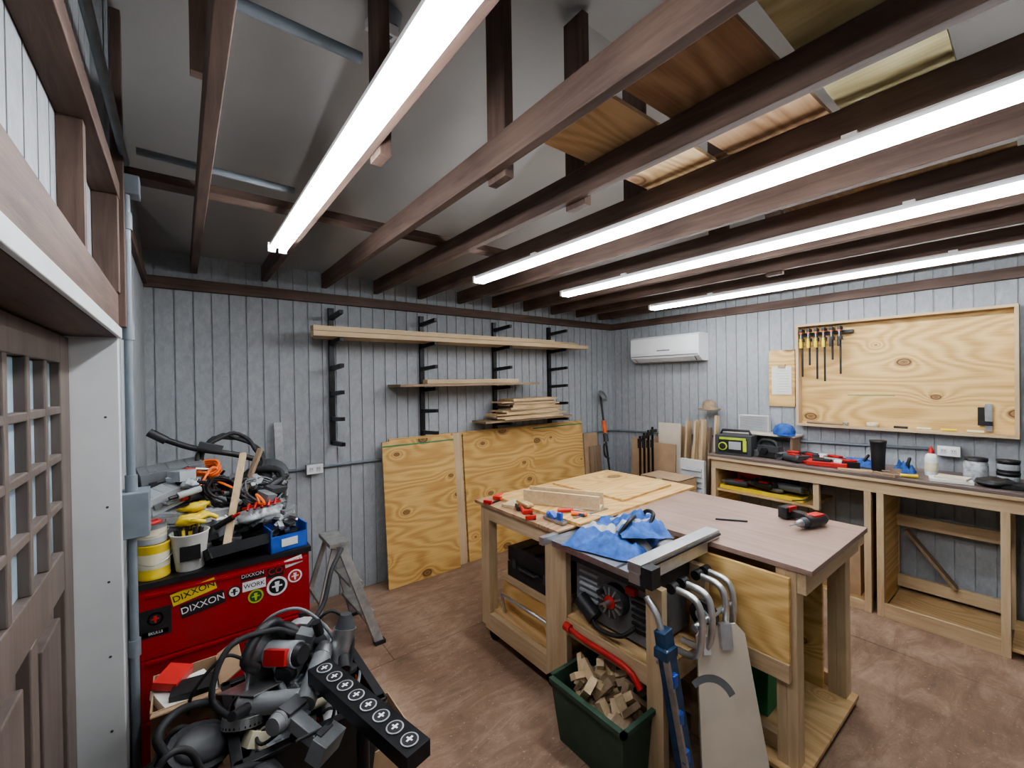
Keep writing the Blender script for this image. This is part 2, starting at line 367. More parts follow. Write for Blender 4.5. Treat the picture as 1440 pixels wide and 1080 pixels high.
# ------------------------------------------------------------------ conduits, boxes
def pipe(name,pts,r,mat): b=B(name); b.tube(pts,r,mat,smooth=False,n=12); return b
b=pipe('electrical_conduit',[(XL+.03,2.075,.0),(XL+.03,2.075,2.40)],.013,GREYPIPE)
for z in (.75,1.35,1.9,2.3): b.cyl((XL+.03,2.075,z-.03),(XL+.03,2.075,z+.03),.018,GREYPIPE)
b.box((XL+.04,2.085,1.24),(.08,.12,.16),GREYPIPE); b.box((XL+.035,2.085,2.43),(.07,.07,.07),GREYPIPE); b.done(bevel=.003)
b=pipe('ceiling_conduit',[(XL+.06,2.11,2.578),(.42,2.13,2.578)],.014,GREYPIPE); b.done()
b=pipe('ceiling_conduit',[(XL+.03,2.1,2.52),(XL+.03,.6,2.52)],.012,GREYPIPE); b.done()
b=pipe('ceiling_conduit',[(XL,1.45,2.80),(.50,1.45,2.80)],.018,GREYPIPE); b.done()
b=pipe('wall_conduit',[(.62,YB-.018,1.05),(XR-.03,YB-.018,1.05)],.011,GREYPIPE); b.done()
b=pipe('wall_conduit',[(XR-.018,YB-.03,1.05),(XR-.018,.6,1.15)],.011,GREYPIPE); b.done()
def outlet(c,axis):
    b=B('electrical_outlet'); x,y,z=c
    b.T=Matrix.Translation(c)@Matrix.Rotation(math.radians(0 if axis=='y' else -90),4,'Z')
    b.box((0,-.02,0),(.12,.04,.075),LGRY); b.box((0,-.043,0),(.115,.006,.07),ACW)
    for s in(-1,1):
        b.box((s*.026,-.048,0),(.03,.004,.035),WHITE)
        for k in(-1,1): b.box((s*.026+k*.006,-.0505,.004),(.003,.002,.010),DGRY)
    b.done(bevel=.002)
outlet((.80,YB-.033,1.05),'y'); outlet((XR-.033,.50,1.15),'x')
b=B('ceiling_outlet_box'); b.lathe((.66,1.62,roof(1.62)-.055),[(.05,0),(.055,.02),(.055,.05)],GREYPIPE,rot=(16,0,0)); b.box((.64,1.62,roof(1.62)-.075),(.11,.07,.035),ACW,(16,0,0))
for s in(-1,1): b.box((.64+s*.026,1.62,roof(1.62)-.094),(.028,.03,.003),GRY,(16,0,0))
b.done(bevel=.002)
# ------------------------------------------------------------------ lumber rack
arms={.95:(2.25,2.05,1.85,1.65,1.45,1.26),1.73:(2.25,2.05,1.85,1.66,1.47,1.28),2.54:(2.25,2.05,1.85,1.66,1.47,1.30),3.30:(2.25,2.05,1.85,1.66,1.47,1.30)}
b=B('lumber_rack')
for x,zs in arms.items():
    b.bx(x-.02,x+.02,YB-.032,YB-.001,1.22,2.30,BLKM)
    for z in zs:
        zz=z-.012
        vs=[(x+sx,y,q) for sx in(-.014,.014) for y,q in((YB-.03,zz-.035),(YB-.30,zz-.016),(YB-.30,zz+.012),(YB-.03,zz))]
        b.add(vs,[(0,1,2,3),(7,6,5,4),(0,4,5,1),(1,5,6,2),(2,6,7,3),(3,7,4,0)],BLKM)
b.done()
for i,(x0,x1,y,z) in enumerate([(.75,3.62,3.30,2.065),(.77,3.60,3.395,2.065),(.80,3.58,3.49,2.065),(.75,3.1,3.305,2.104),(.78,3.5,3.40,2.104),(1.35,3.66,3.49,2.104)]):
    b=B('lumber_board'); b.box(((x0+x1)/2,y,z),(x1-x0,.088,.037),LW[0]); b.done(bevel=.002)
b=B('shelf_board'); b.box((2.15,3.41,1.675),(1.5,.27,.022),GW[0]); b.done(bevel=.002)
b=B('lumber_board'); b.box((2.16,3.36,1.706),(1.0,.088,.036),LW[0]); b.done(bevel=.002)
b=B('lumber_board'); b.box((2.22,3.46,1.706),(.9,.088,.036),LW[0]); b.done(bevel=.002)
b=B('shelf_board'); b.box((2.82,3.42,1.312),(1.15,.24,.020),GW[0],(0,0,0)); b.done(bevel=.002)
b=B('wood_scrap_stack'); z=1.324
for i in range(14):
    h=R(.009,.018); w=R(.75,1.0)-i*.022; b.box((2.83+R(-.05,.05),3.40+R(-.01,.02),z+h/2),(w,R(.18,.25),h),random.choice([LW[0],GW[0],PSX,LW[0]]),(0,0,R(-2.5,2.5))); z+=h+.001
b.done()
# ------------------------------------------------------------------ plywood sheets against wall
def sheet(x0,x1,yb,yt,h,mat,green=True,t=.016):
    b=B('plywood_sheet'); cx=(x0+x1)/2; b.bx(x0-cx,x1-cx,0,t,0,h,mat)
    if green: b.bx(x0-cx,x1-cx,-.0008,0,h-.045,h-.033,GRNB)
    a=math.degrees(math.asin((yt-yb)/h)); b.done(loc=(cx,yb,0.003),rot=(-a,0,0))
sheet(1.40,3.79,3.45,3.535,1.22,PX2)
sheet(2.12,3.0,3.42,3.512,1.20,PX,green=False,t=.012)
sheet(1.32,2.0,3.38,3.485,1.205,PX)
sheet(2.005,2.10,3.42,3.51,1.22,LW[2],green=False)
b=B('spirit_level'); b.beam((.57,3.40,.01),(.56,3.545,1.42),.055,.022,STEEL,(0,1,0)); b.box((.5595,3.52,1.1),(.03,.03,.05),YG); b.done()
# ------------------------------------------------------------------ step ladder
b=B('step_ladder')
F=[((1.00,2.74,0),(.80,2.86,.66)),((.98,3.20,0),(.80,3.08,.66))]
Bk=[((.58,2.80,0),(.76,2.87,.64)),((.58,3.16,0),(.76,3.07,.64))]
for p,q in F: b.beam(p,q,.026,.055,DAL,(1,0,0)); b.box((p[0],p[1],.012),(.07,.04,.024),RUB)
for p,q in Bk: b.beam(p,q,.020,.03,DAL,(1,0,0)); b.box((p[0],p[1],.01),(.04,.03,.02),RUB)
for f in (.30,.60):
    p=Vector(F[0][0]).lerp(Vector(F[0][1]),f); q=Vector(F[1][0]).lerp(Vector(F[1][1]),f); b.beam(p,q,.085,.018,DAL); b.beam(p+Vector((.04,0,-.012)),q+Vector((.04,0,-.012)),.006,.03,DAL)
for f in (.15,.5):
    p=Vector(Bk[0][0]).lerp(Vector(Bk[0][1]),f); q=Vector(Bk[1][0]).lerp(Vector(Bk[1][1]),f); b.beam(p,q,.02,.02,DAL)
b.box((.785,2.97,.670),(.12,.27,.026),DAL)
b.done(bevel=.002)
# ------------------------------------------------------------------ red tool chest with stickers
b=B('tool_chest'); x0,x1,y0,y1=-.155,.475,2.22,2.84
b.bx(x0,x1,y0+.012,y1,.06,.905,RED); b.bx(x0-.005,x1+.008,y0,y1+.005,.897,.92,BLK)
zz=.08
for h in (.30,.24,.265):
    b.bx(x0+.012,x1-.012,y0-.002,y0+.014,zz,zz+h-.005,RED); b.bx(x0+.03,x1-.03,y0-.010,y0-.002,zz+h-.020,zz+h-.010,RED); zz+=h
for x in(x0+.06,x1-.06):
    for y in(y0+.08,y1-.08): b.cyl((x-.015,y,.03),(x+.015,y,.03),.03,RUB); b.box((x,y,.055),(.05,.05,.012),DGRY)
Mf=lambda x,z,r=0:Matrix.Translation((x,y0-.0045,z))@Matrix.Rotation(math.radians(90),4,'X')@Matrix.Rotation(math.radians(r),4,'Z')
def stk(x,z,w,h,m,r=0,txt=None,tm=None,sz=.03,disc=False):
    M=Mf(x,z,r)
    if disc: poly=[(w/2*math.cos(i*math.pi/14),w/2*math.sin(i*math.pi/14)) for i in range(28)]
    else: poly=[(-w/2,-h/2),(w/2,-h/2),(w/2,h/2),(-w/2,h/2)]
    b.prism(poly,0,.0008,m,M)
    if disc and txt is None:
        b.prism([(p*.78,q*.78) for p,q in poly],.0008,.0012,tm or BLK,M)
        b.prism([(-w*.05,-w*.3),(w*.05,-w*.3),(w*.12,w*.25),(-w*.12,w*.25)],.0012,.0016,m,M); b.prism([(-w*.25,-w*.04),(w*.25,-w*.04),(w*.25,w*.05),(-w*.25,w*.05)],.0012,.0017,m,M)
    if txt: b.text(txt,sz,M@Matrix.Translation((0,0,.0012)),tm or BLK)
stk(.03,.845,.15,.05,YEL,12,'DIXXON',BLK,.036); stk(.06,.785,.15,.055,BLK,8,'DIXXON',ACW,.038)
stk(-.095,.76,.10,.11,BLK); stk(-.095,.775,.05,0,TRED,0,None,BLK,0,True); stk(-.095,.72,.08,.018,TRED,0,'SKULLS',ACW,.014)
stk(.24,.855,.09,.035,BLK,0,'DIXXON',ACW,.022); stk(.245,.808,.09,.042,ACW,0,'WORK',BLK,.026); stk(.33,.845,.065,.05,BLK,0,'CO',TRED,.04)
stk(.335,.775,.085,0,ACW,0,None,BLK,0,True); stk(.25,.755,.06,0,YG,0,None,GRN,0,True); stk(.41,.80,.06,0,ACW,0,None,TRED,0,True); stk(.405,.87,.075,.035,ACW,10,'TOOLS',TRED,.020); stk(.17,.80,.05,0,BLK,0,None,ACW,0,True)
b.done(bevel=.003)
# ------------------------------------------------------------------ clutter on chest
T0=.921
def obj(name,fn,loc,rot=(0,0,0),bevel=0):
    b=B(name); fn(b); return b.done(loc=loc,rot=rot,bevel=bevel)
def can(col,lab,r=.052,h=.17):
    def f(b):
        b.lathe((0,0,0),[(r,0),(r*1.03,.006),(r,.012),(r,h-.012),(r*1.04,h-.006),(r*1.02,h),(r*.8,h-.004),(r*.01,h-.004)],col)
        b.lathe((0,0,0),[(r*1.01,h*.3),(r*1.012,h*.31),(r*1.012,h*.72),(r*1.01,h*.73)],lab)
        b.tube([(-r,0,h*.8),(-r*1.05,-r*.7,h*.6),(0,-r*1.35,h*.45),(r*1.05,-r*.7,h*.6),(r,0,h*.8)],.0018,STEEL,n=6)
    return f
obj('paint_can',can(YEL,CREAM,.054,.14),(-.10,2.295,T0))
obj('paint_can',can(LGRY,CREAM,.050,.08),(-.105,2.295,T0+.141))
def scrapbucket(b):
    b.lathe((0,0,0),[(.05,0),(.068,.15),(.072,.155),(.064,.155),(.048,.01),(.001,.01)],PAPER)
    b.box((0,-.062,.08),(.07,.01,.06),BLK)
    for i in range(30): a=R(0,6.28); q=R(0,.045); b.cyl((math.cos(a)*q,math.sin(a)*q,.09),(math.cos(a)*q*1.2,math.sin(a)*q*1.2,R(.155,.19)),.006,random.choice([BLK,DGRY,YEL]),n=6)
obj('hardware_bucket',scrapbucket,(.02,2.30,T0))
def glove(b):
    b.sph((0,0,.02),(.05,.04,.022),YEL,lump=.4,seed=2)
    for i in range(4): b.tube([(.02,-.03+i*.02,.02),(.06,-.035+i*.022,.03),(.09,-.04+i*.025,.012)],.009,YEL,n=8)
    b.tube([(-.01,-.03,.02),(.0,-.06,.025),(.03,-.075,.015)],.009,YEL,n=8)
obj('work_glove',glove,(.02,2.30,T0+.185),(0,0,20)); obj('work_glove',glove,(.045,2.36,T0+.22),(0,20,120))
def plier(b):
    for s in(-1,1): b.tube([(0,0,0),(-.03,s*.02,0),(-.10,s*.025,0)],.008,TRED,n=8); b.prism([(0,0),(.05,s*.003),(.05,s*.012),(.01,s*.014)],-.005,.005,STEEL)
    b.cyl((0,0,-.008),(0,0,.008),.012,STEEL)
obj('pliers',plier,(-.07,2.25,T0+.235),(0,0,20))
def case(w,d,h,m,m2=None):
    def f(b):
        b.box((0,0,h*.25),(w,d,h*.48),m); b.box((0,0,h*.76),(w*.99,d*.99,h*.46),m)
        for k in range(3): b.box((-w*.3+k*w*.3,0,h*.995),(w*.12,d*.8,h*.03),m)
        b.tube([(-w*.18,-d/2,h*.5),(-w*.16,-d/2-.025,h*.5),(w*.16,-d/2-.025,h*.5),(w*.18,-d/2,h*.5)],.007,m2 or m,smooth=False,n=8)
        for s in(-1,1): b.box((s*w*.33,-d/2-.004,h*.5),(.03,.01,h*.3),m2 or BLK)
    return f
obj('tool_case',case(.24,.24,.16,DGRY,BLK),(-.03,2.64,T0),(0,0,4),.008)
obj('tool_case',case(.28,.24,.12,GRY,LGRY),(.30,2.68,T0),(0,0,-8),.008)
obj('tool_case',case(.24,.20,.12,DGRY,LGRY),(-.03,2.62,T0+.168),(0,0,14),.012)
obj('tool_case',case(.24,.18,.11,GRY,DGRY),(-.035,2.61,T0+.295),(4,-6,8),.016)
obj('storage_box',case(.20,.13,.10,LGRY,GRY),(-.05,2.435,T0+.13),(0,10,-6),.018)
obj('storage_box',case(.17,.12,.12,GRY,LGRY),(-.06,2.44,T0),(0,0,4),.008)
obj('storage_box',case(.15,.12,.07,LGRY,ACW),(.10,2.42,T0+.15),(8,6,24),.008)
obj('storage_box',case(.14,.10,.08,LGRY,GRY),(-.07,2.44,T0+.25),(10,-14,30),.016)
def mound(sd,w=.22,d=.13,n=30,cols=None):
    cols=cols or [DGRY,BLK,GRY,LGRY,DGRY,STEEL,STEEL,BLK,GRY]
    def f(b):
        random.seed(sd)
        for i in range(n):
            x=R(-w,w); y=R(-d,d); z=R(.0,.13); t=random.choice(cols)
            k=random.random()
            if k<.25: b.box((x,y,z+.03),(R(.05,.12),R(.04,.08),R(.02,.05)),t,(R(-30,30),R(-30,30),R(0,90)))
            elif k<.6:
                a=R(0,6.28); l=R(.05,.11); q=Vector((math.cos(a)*l,math.sin(a)*l,R(-.02,.06))); p=Vector((x,y,z+.03)); r=R(.008,.02)
                b.cyl(p,p+q,r,t,n=12); b.cyl(p+q,p+q*1.35,r*.55,random.choice([BLK,STEEL,TRED]),n=10)
            elif k<.85: a=R(0,6.28); b.tube([(x,y,z),(x+.05*math.cos(a),y+.05*math.sin(a),z+.07),(x+.12*math.cos(a+.5),y+.12*math.sin(a+.5),z+.04),(x+.15*math.cos(a+1.2),y+.1,z)],.005,random.choice([BLK,BLK,GRY,ORG]),n=6)
            else: b.sph((x,y,z+.03),(R(.03,.05),R(.03,.05),R(.02,.035)),random.choice([BAG,LGRY,GRY]),lump=.6,seed=i)
    return f
obj('tool_heap',mound(3,n=40),(.20,2.45,T0+.0),(0,0,0),.002)
obj('tool_heap',mound(5,.16,.10,36),(.20,2.63,T0+.13),(0,0,20),.002)
obj('tool_heap',mound(9,.10,.07,18),(.06,2.50,T0+.22),(0,0,60),.002)
obj('tool_heap',mound(14,.10,.07,22),(.30,2.44,T0+.10),(0,0,30),.002)
obj('plastic_bag',lambda b:(b.sph((0,0,.03),(.07,.05,.03),BAG,lump=.6,seed=4)),(.04,2.52,T0+.30))
obj('plastic_bag',lambda b:(b.sph((0,0,.03),(.09,.06,.035),BAG,lump=.6,seed=8),b.box((0,-.02,.05),(.10,.05,.004),PAPER,(25,0,0))),(.29,2.36,T0+.13),(0,0,10))
def jar(b): b.lathe((0,0,0),[(.035,0),(.038,.01),(.038,.06),(.03,.07)],BAG); b.lathe((0,0,.07),[(.032,0),(.034,.004),(.034,.018),(.001,.018)],ACW)
obj('plastic_jar',jar,(.06,2.41,T0+.10)); obj('plastic_jar',jar,(.12,2.39,T0+.09),(0,20,0))
def tray(b):
    b.bx(-.12,.12,-.07,.07,0,.006,BLK)
    for s in(-1,1): b.box((s*.12,0,.02),(.006,.15,.045),BLK,(0,s*12,0)); b.box((0,s*.072,.02),(.245,.006,.045),BLK,(-s*12,0,0))
    for i in range(8): b.cyl((R(-.1,.1),R(-.05,.05),.012),(R(-.1,.1),R(-.05,.05),.02),.006,STEEL,n=8)
obj('parts_tray',tray,(.19,2.275,T0+.03),(-22,0,12))
def bin_(b):
    m=BLUE
    b.bx(-.08,.08,-.06,.06,0,.005,m); b.bx(-.08,-.075,-.06,.06,0,.11,m); b.bx(.075,.08,-.06,.06,0,.11,m); b.bx(-.08,.08,.055,.06,0,.11,m); b.bx(-.08,.08,-.06,-.055,0,.075,m)
    b.box((0,-.062,.04),(.07,.003,.035),PAPER)
    for i in range(22): b.box((R(-.05,.05),R(-.04,.04),R(.05,.15)),(R(.02,.05),R(.02,.04),.012),random.choice([BAG,STEEL,LGRY,DGRY]),(R(-40,40),R(-40,40),R(0,90)))
obj('parts_bin',bin_,(.385,2.295,T0+.0),(0,0,8))
def ropes(col,r,R0,turns,rib=0):
    def f(b):
        pts=[(R0*(1+.12*math.sin(i*1.7))*math.cos(i*.5),R0*(1+.1*math.cos(i*2.1))*math.sin(i*.5),.01+i*.0008+.006*math.sin(i)) for i in range(int(turns*12.57))]
        b.tube(pts,r,col,n=8,k=6 if rib else 3,rib=rib)
    return f
obj('rope_coil',ropes(ORG,.006,.05,6),(.10,2.56,T0+.33),(25,-10,0))
obj('rubber_hose',ropes(RUB,.010,.14,3),(.20,2.66,T0+.38),(52,-18,30))
obj('rubber_hose',ropes(RUB,.013,.10,3,.2),(.33,2.56,T0+.24),(58,10,-30))
obj('extension_cord',ropes(GRY,.004,.09,6),(.30,2.50,T0+.20),(30,20,0))
obj('extension_cord',ropes(BLK,.005,.08,5),(.13,2.48,T0+.24),(50,10,40))
def wandf(b):
    b.tube([(-.15,0,.06),(-.02,0,.02),(.14,0,0),(.24,.0,-.02)],.014,BLK,n=10); b.cyl((-.20,0,.085),(-.13,0,.05),.02,BLK,n=12); b.box((.05,0,.03),(.10,.03,.03),DGRY,(0,10,0))
obj('pole_pruner',wandf,(.06,2.62,T0+.45),(0,8,-10))
def disc(b): b.lathe((0,0,0),[(.02,0),(.10,.0),(.105,.01),(.10,.02),(.03,.025),(.03,.05),(.001,.05)],DGRY)
obj('abrasive_disc',disc,(.36,2.62,T0+.28),(60,0,-20))
b=B('wooden_stick'); b.beam((.14,2.235,.965),(.24,2.50,1.36),.028,.020,LW[2]); b.done(bevel=.002)
b=B('wooden_stick'); b.beam((.22,2.52,1.10),(.33,2.62,1.36),.025,.018,GW[2]); b.done(bevel=.002)
def redc(b):
    for i in range(5): b.tube([(-.07+i*.03,-.03,.0),(-.05+i*.03,.0,.02),(-.03+i*.03,.04,.0)],.005,TRED,n=8)
    b.bx(-.08,.09,-.004,.004,0,.010,TRED)
obj('spring_clamp',redc,(.29,2.33,T0+.205),(0,0,15))
random.seed(21)
# ------------------------------------------------------------------ tools generators
def drill(m1=BLK,m2=TRED):
    def f(b):
        z=.035
        b.cyl((-.08,0,z),(.05,0,z),.031,m1); b.cyl((-.10,0,z),(-.08,0,z),.024,m1,.03); b.cyl((.05,0,z),(.085,0,z),.026,DGRY,.022); b.cyl((.085,0,z),(.12,0,z),.02,STEEL,.01); b.cyl((.12,0,z),(.17,0,z),.003,STEEL)
        b.box((-.03,-.001,z+.018),(.08,.045,.03),m2)
        b.prism([(-.06,-.02),(-.01,-.02),(-.025,-.13),(-.07,-.13)],z-.017,z+.017,m1)
        b.box((.0,-.035,z),(.02,.03,.018),m2)
        b.box((-.045,-.155,z),(.10,.05,.062),m1); b.box((-.045,-.135,z+.02),(.06,.02,.03),m2)
    return f
def csaw(body=GRY,acc=TRED,guard=STEEL):
    def f(b):
        n=26; poly=[(.095*math.cos(math.pi*2*i/n),.095*math.sin(math.pi*2*i/n)) for i in range(n)]
        M=Matrix.Translation((0,0,.10))@Matrix.Rotation(math.radians(90),4,'X')
        b.prism([(p*.95,q*.95) for p,q in poly],-.012,-.010,STEEL,M)
        up=[p for p in poly if p[1]>=-.01]; b.prism(up,-.03,.008,guard,M)
        b.bx(-.14,.14,-.09,.06,.03,.034,STEEL)
        b.cyl((0,-.01,.11),(0,-.13,.11),.043,body); b.cyl((0,-.13,.11),(0,-.15,.11),.038,BLK,.03)
        b.tube([(.03,-.04,.16),(-.02,-.04,.215),(-.09,-.04,.20),(-.135,-.04,.13),(-.09,-.04,.09)],.018,BLK,n=10)
        b.box((.05,-.05,.175),(.06,.04,.03),acc,(0,25,0)); b.cyl((.10,-.05,.17),(.10,-.05,.22),.016,BLK)
        b.box((-.03,-.075,.112),(.05,.09,.05),acc)
        b.tube([(-.13,-.04,.13),(-.2,-.02,.16),(-.24,.04,.08),(-.2,.1,.0)],.005,RUB)
    return f
def grinder(b):
    b.cyl((-.12,0,.04),(.06,0,.04),.032,GRY); b.cyl((.06,0,.04),(.11,0,.04),.034,STEEL,.028); b.cyl((.09,0,.05),(.09,0,-.01),.022,STEEL)
    b.cyl((.09,0,.0),(.09,0,-.006),.062,BLK,n=28); b.prism([(.062*math.cos(i*.2),.062*math.sin(i*.2)) for i in range(16)],-.02,.01,STEEL,Matrix.Translation((.09,0,.01)))
    b.cyl((.075,.03,.04),(.075,.13,.05),.016,BLK,.013); b.tube([(-.12,0,.04),(-.18,.02,.05),(-.2,.1,.0),(-.12,.16,-.02)],.005,RUB)
# ------------------------------------------------------------------ foreground bottom-left
def openbox(x0,x1,y0,y1,z0,z1,t,m,name,taper=0):
    b=B(name)
    lo=[(x0+taper,y0+taper),(x1-taper,y0+taper),(x1-taper,y1-taper),(x0+taper,y1-taper)]
    hi=[(x0,y0),(x1,y0),(x1,y1),(x0,y1)]
    il=[(x0+taper+t,y0+taper+t),(x1-taper-t,y0+taper+t),(x1-taper-t,y1-taper-t),(x0+taper+t,y1-taper-t)]
    ih=[(x0+t,y0+t),(x1-t,y0+t),(x1-t,y1-t),(x0+t,y1-t)]
    vs=[(*p,z0) for p in lo]+[(*p,z1) for p in hi]+[(*p,z1) for p in ih]+[(*p,z0+t) for p in il]
    fs=[(3,2,1,0)]+[(i,(i+1)%4,4+(i+1)%4,4+i) for i in range(4)]+[(4+i,4+(i+1)%4,8+(i+1)%4,8+i) for i in range(4)]+[(8+i,8+(i+1)%4,12+(i+1)%4,12+i) for i in range(4)]+[(12,13,14,15)]
    b.add(vs,fs,m)
    return b
b=B('storage_cart')
b.bx(-.12,.50,1.22,2.06,.30,.32,GW[0]); b.bx(-.12,.50,1.22,2.06,.08,.10,GW[0])
for x in(-.105,.485):
    for y in(1.235,2.045): b.bx(x-.015,x+.015,y-.015,y+.015,0,.30,GW[2])
b.done(bevel=.002)
b=openbox(-.10,.10,1.88,2.12,.322,.60,.005,CARD,'cardboard_box')
b.box((0,1.83,.62),(.19,.10,.004),CARD,(-25,0,0)); b.box((.135,2.0,.625),(.08,.23,.004),CARD,(0,-30,0))
b.box((0,1.98,.57),(.17,.16,.03),PAPER,(3,5,20)); b.box((0,1.876,.47),(.12,.004,.09),TRED); b.box((0,1.873,.48),(.07,.003,.03),ACW)
b.box((.02,1.95,.60),(.13,.08,.025),BLK,(5,0,-10)); b.box((-.04,2.03,.62),(.08,.1,.03),TRED,(5,10,-30)); b.done()
b=openbox(.11,.53,1.44,1.86,.322,.62,.006,BLK,'tool_tote',taper=.03)
for s in (.11,.53): b.box((s,1.65,.615),(.03,.44,.012),BLK)
for s in (1.44,1.86): b.box((.32,s,.615),(.44,.03,.012),BLK)
b.done(bevel=.002)
obj('tool_heap',mound(31,.13,.13,40,[LGRY,GRY,STEEL,STEEL,DGRY,CREAM,GRY]),(.32,1.65,.50),(0,0,0),.002)
obj('circular_saw',csaw(LGRY,TRED,STEEL),(.22,1.72,.63),(-8,15,35),.002)
obj('circular_saw',csaw(STEEL,GRY,LGRY),(.38,1.76,.62),(10,-10,-40),.002)
obj('angle_grinder',grinder,(.36,1.60,.66),(0,-12,60),.001)
obj('angle_grinder',grinder,(.22,1.56,.63),(20,0,150),.001)
obj('cordless_drill',drill(GRY,DGRY),(.26,1.50,.64),(20,10,40),.002)
b=B('rubber_hose'); b.tube([(.13,1.62,.62),(.06,1.60,.74),(.11,1.64,.86),(.24,1.68,.85),(.33,1.70,.80),(.42,1.76,.84),(.47,1.82,.94),(.53,1.88,1.0)],.009,RUB,k=10)
b.tube([(.47,1.70,.63),(.42,1.68,.78),(.32,1.72,.88),(.20,1.74,.83),(.14,1.62,.63)],.006,GRY,k=10); 
b.tube([(.47,1.60,.64),(.50,1.66,.76),(.44,1.72,.83),(.36,1.74,.76),(.30,1.66,.70)],.006,RUB,k=10); b.done()
b=B('router_tool'); b.cyl((.45,1.66,.64),(.48,1.68,.77),.042,STEEL); b.cyl((.48,1.68,.77),(.485,1.683,.82),.038,DGRY,.02); b.cyl((.45,1.66,.64),(.448,1.658,.63),.065,BLK); b.cyl((.45,1.59,.67),(.46,1.63,.69),.02,RUB); b.done(bevel=.002)
def lumpbag(name,c,r,m,sd,rot=(0,0,0)):
    b=B(name); b.sph((0,0,r[2]),r,m,n=28,lump=.35,seed=sd); b.tube([(-r[0]*.6,0,r[2]*1.7),(-r[0]*.2,0,r[2]*2.4),(r[0]*.3,0,r[2]*2.3),(r[0]*.6,0,r[2]*1.6)],.009,m)
    b.tube([(-r[0]*.7,-r[1]*.75,r[2]*.6),(0,-r[1]*1.0,r[2]*.9),(r[0]*.7,-r[1]*.75,r[2]*.6)],.012,DGRY); b.box((0,-r[1]*.95,r[2]*1.2),(r[0]*.9,.02,r[2]*.5),DGRY,(15,0,0)); b.done(loc=c,rot=rot)
lumpbag('tool_bag',(-.02,1.68,.322),(.10,.11,.13),RUB,3)
lumpbag('tool_bag',(-.03,1.40,.322),(.12,.12,.18),RUB,6,(0,0,20))
def knee(b):
    b.prism([(.10*math.cos(i*.35)*(1 if i%2 else .96),.07*math.sin(i*.35)) for i in range(18)],0,.03,RUB); b.sph((0,0,.03),(.08,.055,.03),DGRY)
    b.tube([(-.09,0,.02),(-.12,.05,.05),(-.06,.1,.06),(.05,.1,.04),(.09,0,.02)],.012,RUB)
obj('knee_pad',knee,(.02,1.60,.60),(35,20,20)); obj('knee_pad',knee,(.15,1.36,.55),(20,-20,80))
b=openbox(.53,.72,1.60,1.88,0.002,.30,.005,CARD,'cardboard_box'); b.box((.625,1.74,.26),(.16,.22,.03),BLK); b.bx(.54,.71,1.61,1.87,.2,.24,CARDL); b.done()
b=openbox(.20,.48,1.0,1.2,.002,.14,.005,DGRY,'storage_tray'); b.done()
# roller stand with round disc labels
b=B('roller_stand')
P0=Vector((.35,1.53,.74)); P1=Vector((.47,1.02,.735)); d=(P1-P0).normalized(); sd=d.cross(Vector((0,0,1))).normalized()
b.beam(P0,P1,.075,.045,BLKM)
for i in range(8):
    c=P0.lerp(P1,(i+.6)/8.2)+Vector((0,0,.0235)); b.cyl(c,c+Vector((0,0,.002)),.024,LGRY,n=20); b.cyl(c+Vector((0,0,.002)),c+Vector((0,0,.0028)),.020,BLK,n=20)
    b.box(c+Vector((0,0,.0034)),(.022,.006,.001),ACW,(0,0,20)); b.box(c+Vector((0,0,.0036)),(.005,.020,.001),ACW,(0,0,20))
m=P0.lerp(P1,.5)
b.cyl(m-Vector((0,0,.02)),Vector((m.x,m.y,.08)),.018,BLKM); b.cyl(m-Vector((0,0,.3)),Vector((m.x,m.y,.05)),.024,DGRY)
for s in(-1,1): b.beam(Vector((m.x,m.y,.05)),Vector((m.x,m.y,.015))+sd*s*.25,.03,.03,BLKM)
b.beam(Vector((m.x,m.y,.05)),Vector((m.x,m.y,.015))-d*.25,.03,.03,BLKM); b.beam(Vector((m.x,m.y,.05)),Vector((m.x,m.y,.015))+d*.25,.03,.03,BLKM)
b.done(bevel=.003)
# ------------------------------------------------------------------ assembly table (far)
TZ=.91
b=B('assembly_table')
for x,y in((1.585,2.33),(1.585,1.70),(2.86,2.33),(2.86,1.70)): b.bx(x-.02,x+.045,y-.045,y+.045,.10,TZ-.02,LW[2])
for y in(1.68,2.34): b.bx(1.61,2.9,y-.019,y+.019,.80,TZ-.02,LW[0]); b.bx(1.61,2.9,y-.019,y+.019,.10,.19,LW[0])
for x in(1.585,2.88): b.bx(x-.019,x+.019,1.70,2.34,.80,TZ-.02,LW[1]); b.bx(x-.019,x+.019,1.66,2.34,.08,.19,LW[1])
b.bx(1.60,2.88,1.68,2.34,.19,.205,PS); b.bx(1.545,2.93,1.62,2.42,TZ-.02,TZ,PR)
for x in(1.61,2.85):
    for y in(1.74,2.30): b.cyl((x-.012,y,.04),(x+.012,y,.04),.04,RUB); b.box((x,y,.085),(.05,.06,.012),STEEL)
b.done(bevel=.002)
b=B('plywood_tabletop_sheet'); b.box((2.28,1.99,TZ+.010),(1.22,.78,.016),PXZ,(0,0,1.5)); b.done()
b=B('plywood_tabletop_sheet'); b.box((2.47,2.02,TZ+.0265),(.58,.62,.012),PXZ,(0,0,3)); b.done()
b=B('workbench')
b.bx(2.0,2.80,.62,1.615,TZ-.02,TZ+.004,LAM)
for x,y in((2.03,.70),(2.68,.70),(2.03,1.55),(2.68,1.55)):
    b.bx(x-.02,x+.055,y-.02,y+.02,.0,TZ-.02,LW[2]); b.bx(x-.019,x+.018,y+.0205,y+.06,.0,TZ-.02,LW[2])
b.bx(2.01,2.74,.645,.679,.80,TZ-.02,LW[0]); b.bx(2.745,2.765,.66,1.6,.80,TZ-.02,LW[1])
b.bx(1.985,2.005,.70,1.58,.50,.86,PY); b.bx(1.98,2.008,.70,1.58,.42,.499,LW[1])
